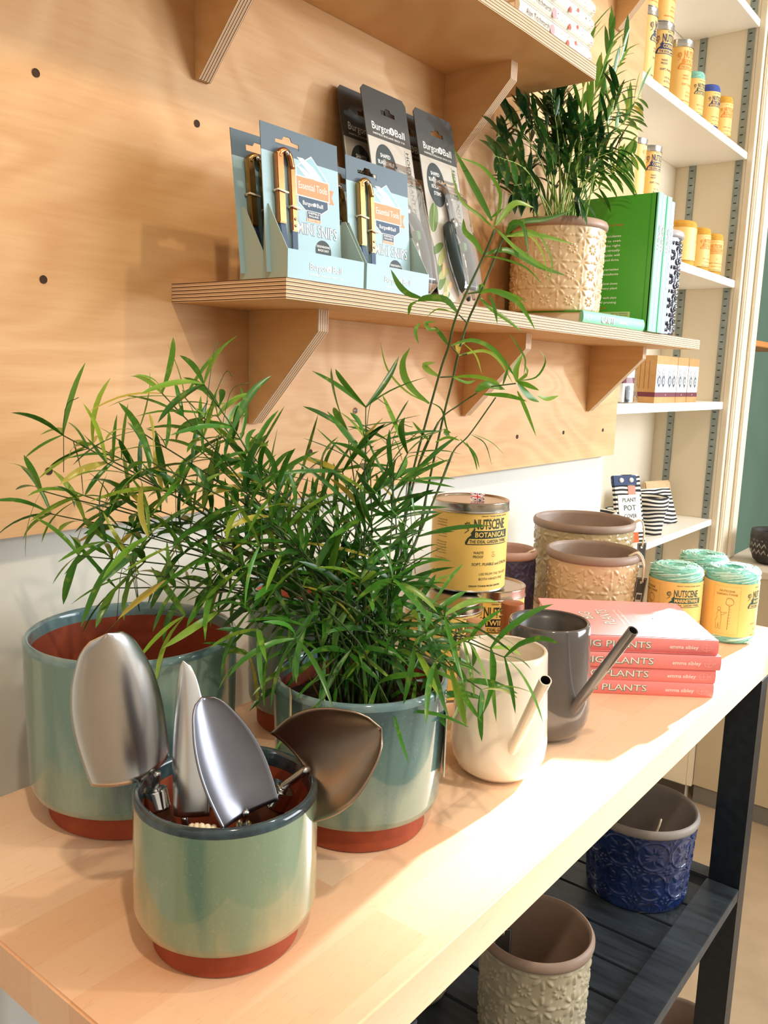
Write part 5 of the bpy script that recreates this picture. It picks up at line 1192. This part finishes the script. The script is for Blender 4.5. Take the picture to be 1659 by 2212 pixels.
def card_cover(label, x, y, w, h, az, tilt, rows, extra, m, rollz=0):
    t = thing('flat_pot_cover', label, 'pot cover', (x, y, Z4), 0, 'striped fabric plant pot covers', rot=(-tilt, rollz, az))
    box('folded_fabric', -w/2, w/2, 0, .010, .001, h, m, t, b=.004)
    extra(t, w, h)
    p = Print()
    for (s, u, v, hh, ww, rt) in rows: p.text(s, u, v, hh, 0, ww, .01, 'c', rt, layer=2)
    p.build('card_print', [M_darkdisc], onplane((0, -.0022, 0), (1, 0, 0), (0, 0, 1)), t)
def ex1(t, w, h):
    box('paper_sleeve', -.033, .033, -.002, .0, .030, .120, M_white, t)
    box('navy_corner', -w/2, w/2*.7, -.001, .0095, h-.028, h-.002, M_navf, t, b=.002); box('orange_patch', -.010, .020, -.001, .0005, .004, .028, M_orf, t); box('pink_patch', .0, .022, -.0012, .0005, h-.050, h-.028, M_pkf, t)
    for q in (-.018, .012): MB().lathe([(.0001, .003), (.005, .0026), (.006, 0)], 20, M=Matrix.Translation((q, -.001, h-.014)) @ Matrix.Rotation(PI/2, 4, 'X')).build('white_stud', M_white, t, True)
card_cover('flat pot cover with a white PLANT POT COVER sleeve leaning at the left', 1.395, .040, .085, .170, math.radians(-28), math.radians(14), [('PLANT', 0, .103, .0095, .042, 0), ('POT', 0, .082, .013, .036, 0), ('COVER', 0, .064, .0095, .038, 0), ('for indoor plants', 0, .048, .003, .030, 0)], ex1, M_str)
def ex2(t, w, h): box('paper_sleeve', -.062, -.002, -.002, .0, .012, .096, mat('sleeve_cream', '#e3ddd0', .6), t)
card_cover('flat striped pot cover lying sideways with a cream sleeve, right of centre', 1.700, .100, .200, .105, math.radians(-20), math.radians(22), [('PLANT', -.044, .055, .010, .050, PI/2), ('POT', -.026, .055, .012, .034, PI/2), ('COVER', -.010, .055, .010, .050, PI/2)], ex2, M_str)
def ex3(t, w, h): pass
card_cover('plain tan fabric pot cover standing behind the striped ones', 1.840, .130, .110, .110, math.radians(-20), math.radians(15), [], ex3, M_tanf)

# ------------------------------------------------------------------ counter and things at the far right
ct = thing('side_counter', 'cream cupboard with a pale worktop at the right edge, beyond the bench', 'cupboard', (0, 0, 0))
box('cupboard_body', 1.9520, 2.9, -1.10, .004, .0585, .7300, noisy('cupboard_beige', '#b9aa8e', '#c4b598', 3, .55, .02), ct)
box('worktop', 1.9480, 2.93, -1.12, .0045, .7302, .7505, noisy('pale_worktop', '#cfc1ad', '#dacdb9', 8, .4, .02), ct, b=.002)
box('plinth', 1.9600, 2.88, -1.08, .003, .0, .0583, mat('grey_plinth', '#77736a', .6), ct)
t = thing('chevron_pot', 'charcoal stoneware bowl with incised pale chevrons on the side counter', 'plant pot', (2.1000, -.1180, .7506))
MB().lathe([(.0001, .0), (.040, .0), (.055, .012), (.066, .045), (.067, .085), (.065, .100), (.061, .1005), (.060, .085), (.050, .02), (.0001, .01)], 64).build('bowl', noisy('charcoal_stoneware', '#24211f', '#3a3633', 40, .6, .2), t, True)
p = Print(); n = 26
for j in range(3):
    for i in range(n):
        u = i*2*PI*.066/n; v = .030+j*.019; w = 2*PI*.066/n
        p.poly([(u, v), (u+w*.5, v+.012), (u+w*.5, v+.017), (u, v+.006)], 0, 0); p.poly([(u+w*.5, v+.012), (u+w*.85, v+.002), (u+w*.85, v+.006), (u+w*.5, v+.017)], 0, 0)
p.build('chevron_marks', [mat('chalky_incision', '#9a958a', .8)], oncyl(.0665, -PI, 0), t, cut=.01)
sh = thing('wooden_ledge', 'small orange-brown wooden ledge on the green wall at the right edge', 'shelf', (0, 0, 0))
box('ledge_board', 2.122, 2.75, .0300, .4195, 1.392, 1.410, noisy('orange_oak', '#b9742e', '#cc8a42', 8, .5, .05), sh, b=.002)
box('side_support', 2.130, 2.175, .045, .4190, .0005, 1.3918, M_cream, sh); box('front_post', 2.124, 2.1300, .030, .060, .0005, 1.3918, M_creamw, sh)
tag(box('high_ledge', 2.122, 2.75, .020, .4202, 1.925, 1.945, noisy('dark_oak', '#7a4526', '#8d5330', 8, .5, .05), None, b=.002), 'dark wooden ledge high at the right edge of the picture', 'shelf')

# ------------------------------------------------------------------ light
def area(name, loc, target, size, power, col, sy=None):
    l = bpy.data.lights.new(name, 'AREA'); l.energy = power; l.color = col; l.shape = 'RECTANGLE' if sy else 'SQUARE'; l.size = size
    if sy: l.size_y = sy
    o = bpy.data.objects.new(name, l); C.objects.link(o); o.location = loc
    o.rotation_euler = (V(target)-V(loc)).to_track_quat('-Z', 'Y').to_euler(); return o
def spot(name, loc, target, ang, power, col, blend=.4, r=.03):
    l = bpy.data.lights.new(name, 'SPOT'); l.energy = power; l.color = col; l.spot_size = math.radians(ang); l.spot_blend = blend; l.shadow_soft_size = r
    o = bpy.data.objects.new(name, l); C.objects.link(o); o.location = loc
    o.rotation_euler = (V(target)-V(loc)).to_track_quat('-Z', 'Y').to_euler(); return o
area('shop_window', (2.6, -3.2, 1.7), (.6, -.2, 1.1), 2.2, 135, (.88, .94, 1.0), 1.8)
spot('ceiling_spot', (-.75, -1.25, 2.75), (.0, -.2, 1.1), 75, 56, (1.0, .82, .62), .5, .035)
spot('ceiling_spot', (.55, -1.35, 2.75), (.35, -.25, 1.0), 70, 38, (1.0, .84, .65), .5, .035)
spot('ceiling_spot', (1.9, -1.2, 2.75), (1.6, .1, 1.5), 70, 45, (1.0, .84, .64), .5, .04)
spot('window_beam', (3.7, -.72, 1.86), (.44, -.455, .9), 5.0, 6500, (.84, .92, 1.0), .5, .05)
spot('window_beam', (3.3, -2.3, 1.9), (1.05, -.1, 1.42), 26, 330, (.74, .87, 1.0), 1.0, .08)
w = bpy.data.worlds.new('world'); bpy.context.scene.world = w; w.use_nodes = True
nt = w.node_tree; bg = nt.nodes['Background']
tc = nt.nodes.new('ShaderNodeTexCoord'); sp = nt.nodes.new('ShaderNodeSeparateXYZ'); nt.links.new(tc.outputs['Generated'], sp.inputs[0])
rp2 = nt.nodes.new('ShaderNodeValToRGB'); e = rp2.color_ramp.elements
e[0].position = .30; e[0].color = (.20, .15, .11, 1); e[1].position = .75; e[1].color = (.95, .86, .74, 1)
mp = nt.nodes.new('ShaderNodeMapRange'); mp.inputs['From Min'].default_value = -1; nt.links.new(sp.outputs[2], mp.inputs['Value']); nt.links.new(mp.outputs[0], rp2.inputs['Fac']); nt.links.new(rp2.outputs[0], bg.inputs[0])
bg.inputs[1].default_value = .9
sc = bpy.context.scene
sc.view_settings.view_transform = 'Standard'; sc.view_settings.look = 'None'; sc.view_settings.exposure = 0.12
sc.cycles.use_denoising = True; sc.cycles.max_bounces = 8; sc.cycles.transparent_max_bounces = 16
sc.cycles.caustics_reflective = False; sc.cycles.caustics_refractive = False; sc.cycles.sample_clamp_indirect = 6

# lettering belongs to the part it is printed on
for o in list(bpy.data.objects):
    if o.type == 'MESH' and o.parent and o.parent.type == 'EMPTY':
        nm = o.name.split('.')[0]; sib = {c.name.split('.')[0]: c for c in o.parent.children}
        host = {'spine_print': 'cover', 'cover_print': 'cover', 'back_print': 'cover', 'hinge_groove': 'cover', 'label_print': ('printed_body', 'paper_label'), 'card_print': ('card', 'paper_sleeve'), 'box_print': 'front_panel', 'front_print': 'carton', 'side_print': 'carton', 'tag_print': 'tag_card', 'chevron_marks': 'bowl', 'slots': 'rail', 'rivet': 'right_arm', 'pivot_rivet': 'right_arm', 'cord_ring': 'peg'}.get(nm)
        for h in ((host,) if isinstance(host, str) else host or ()):
            if h in sib: o.parent = sib[h]; break
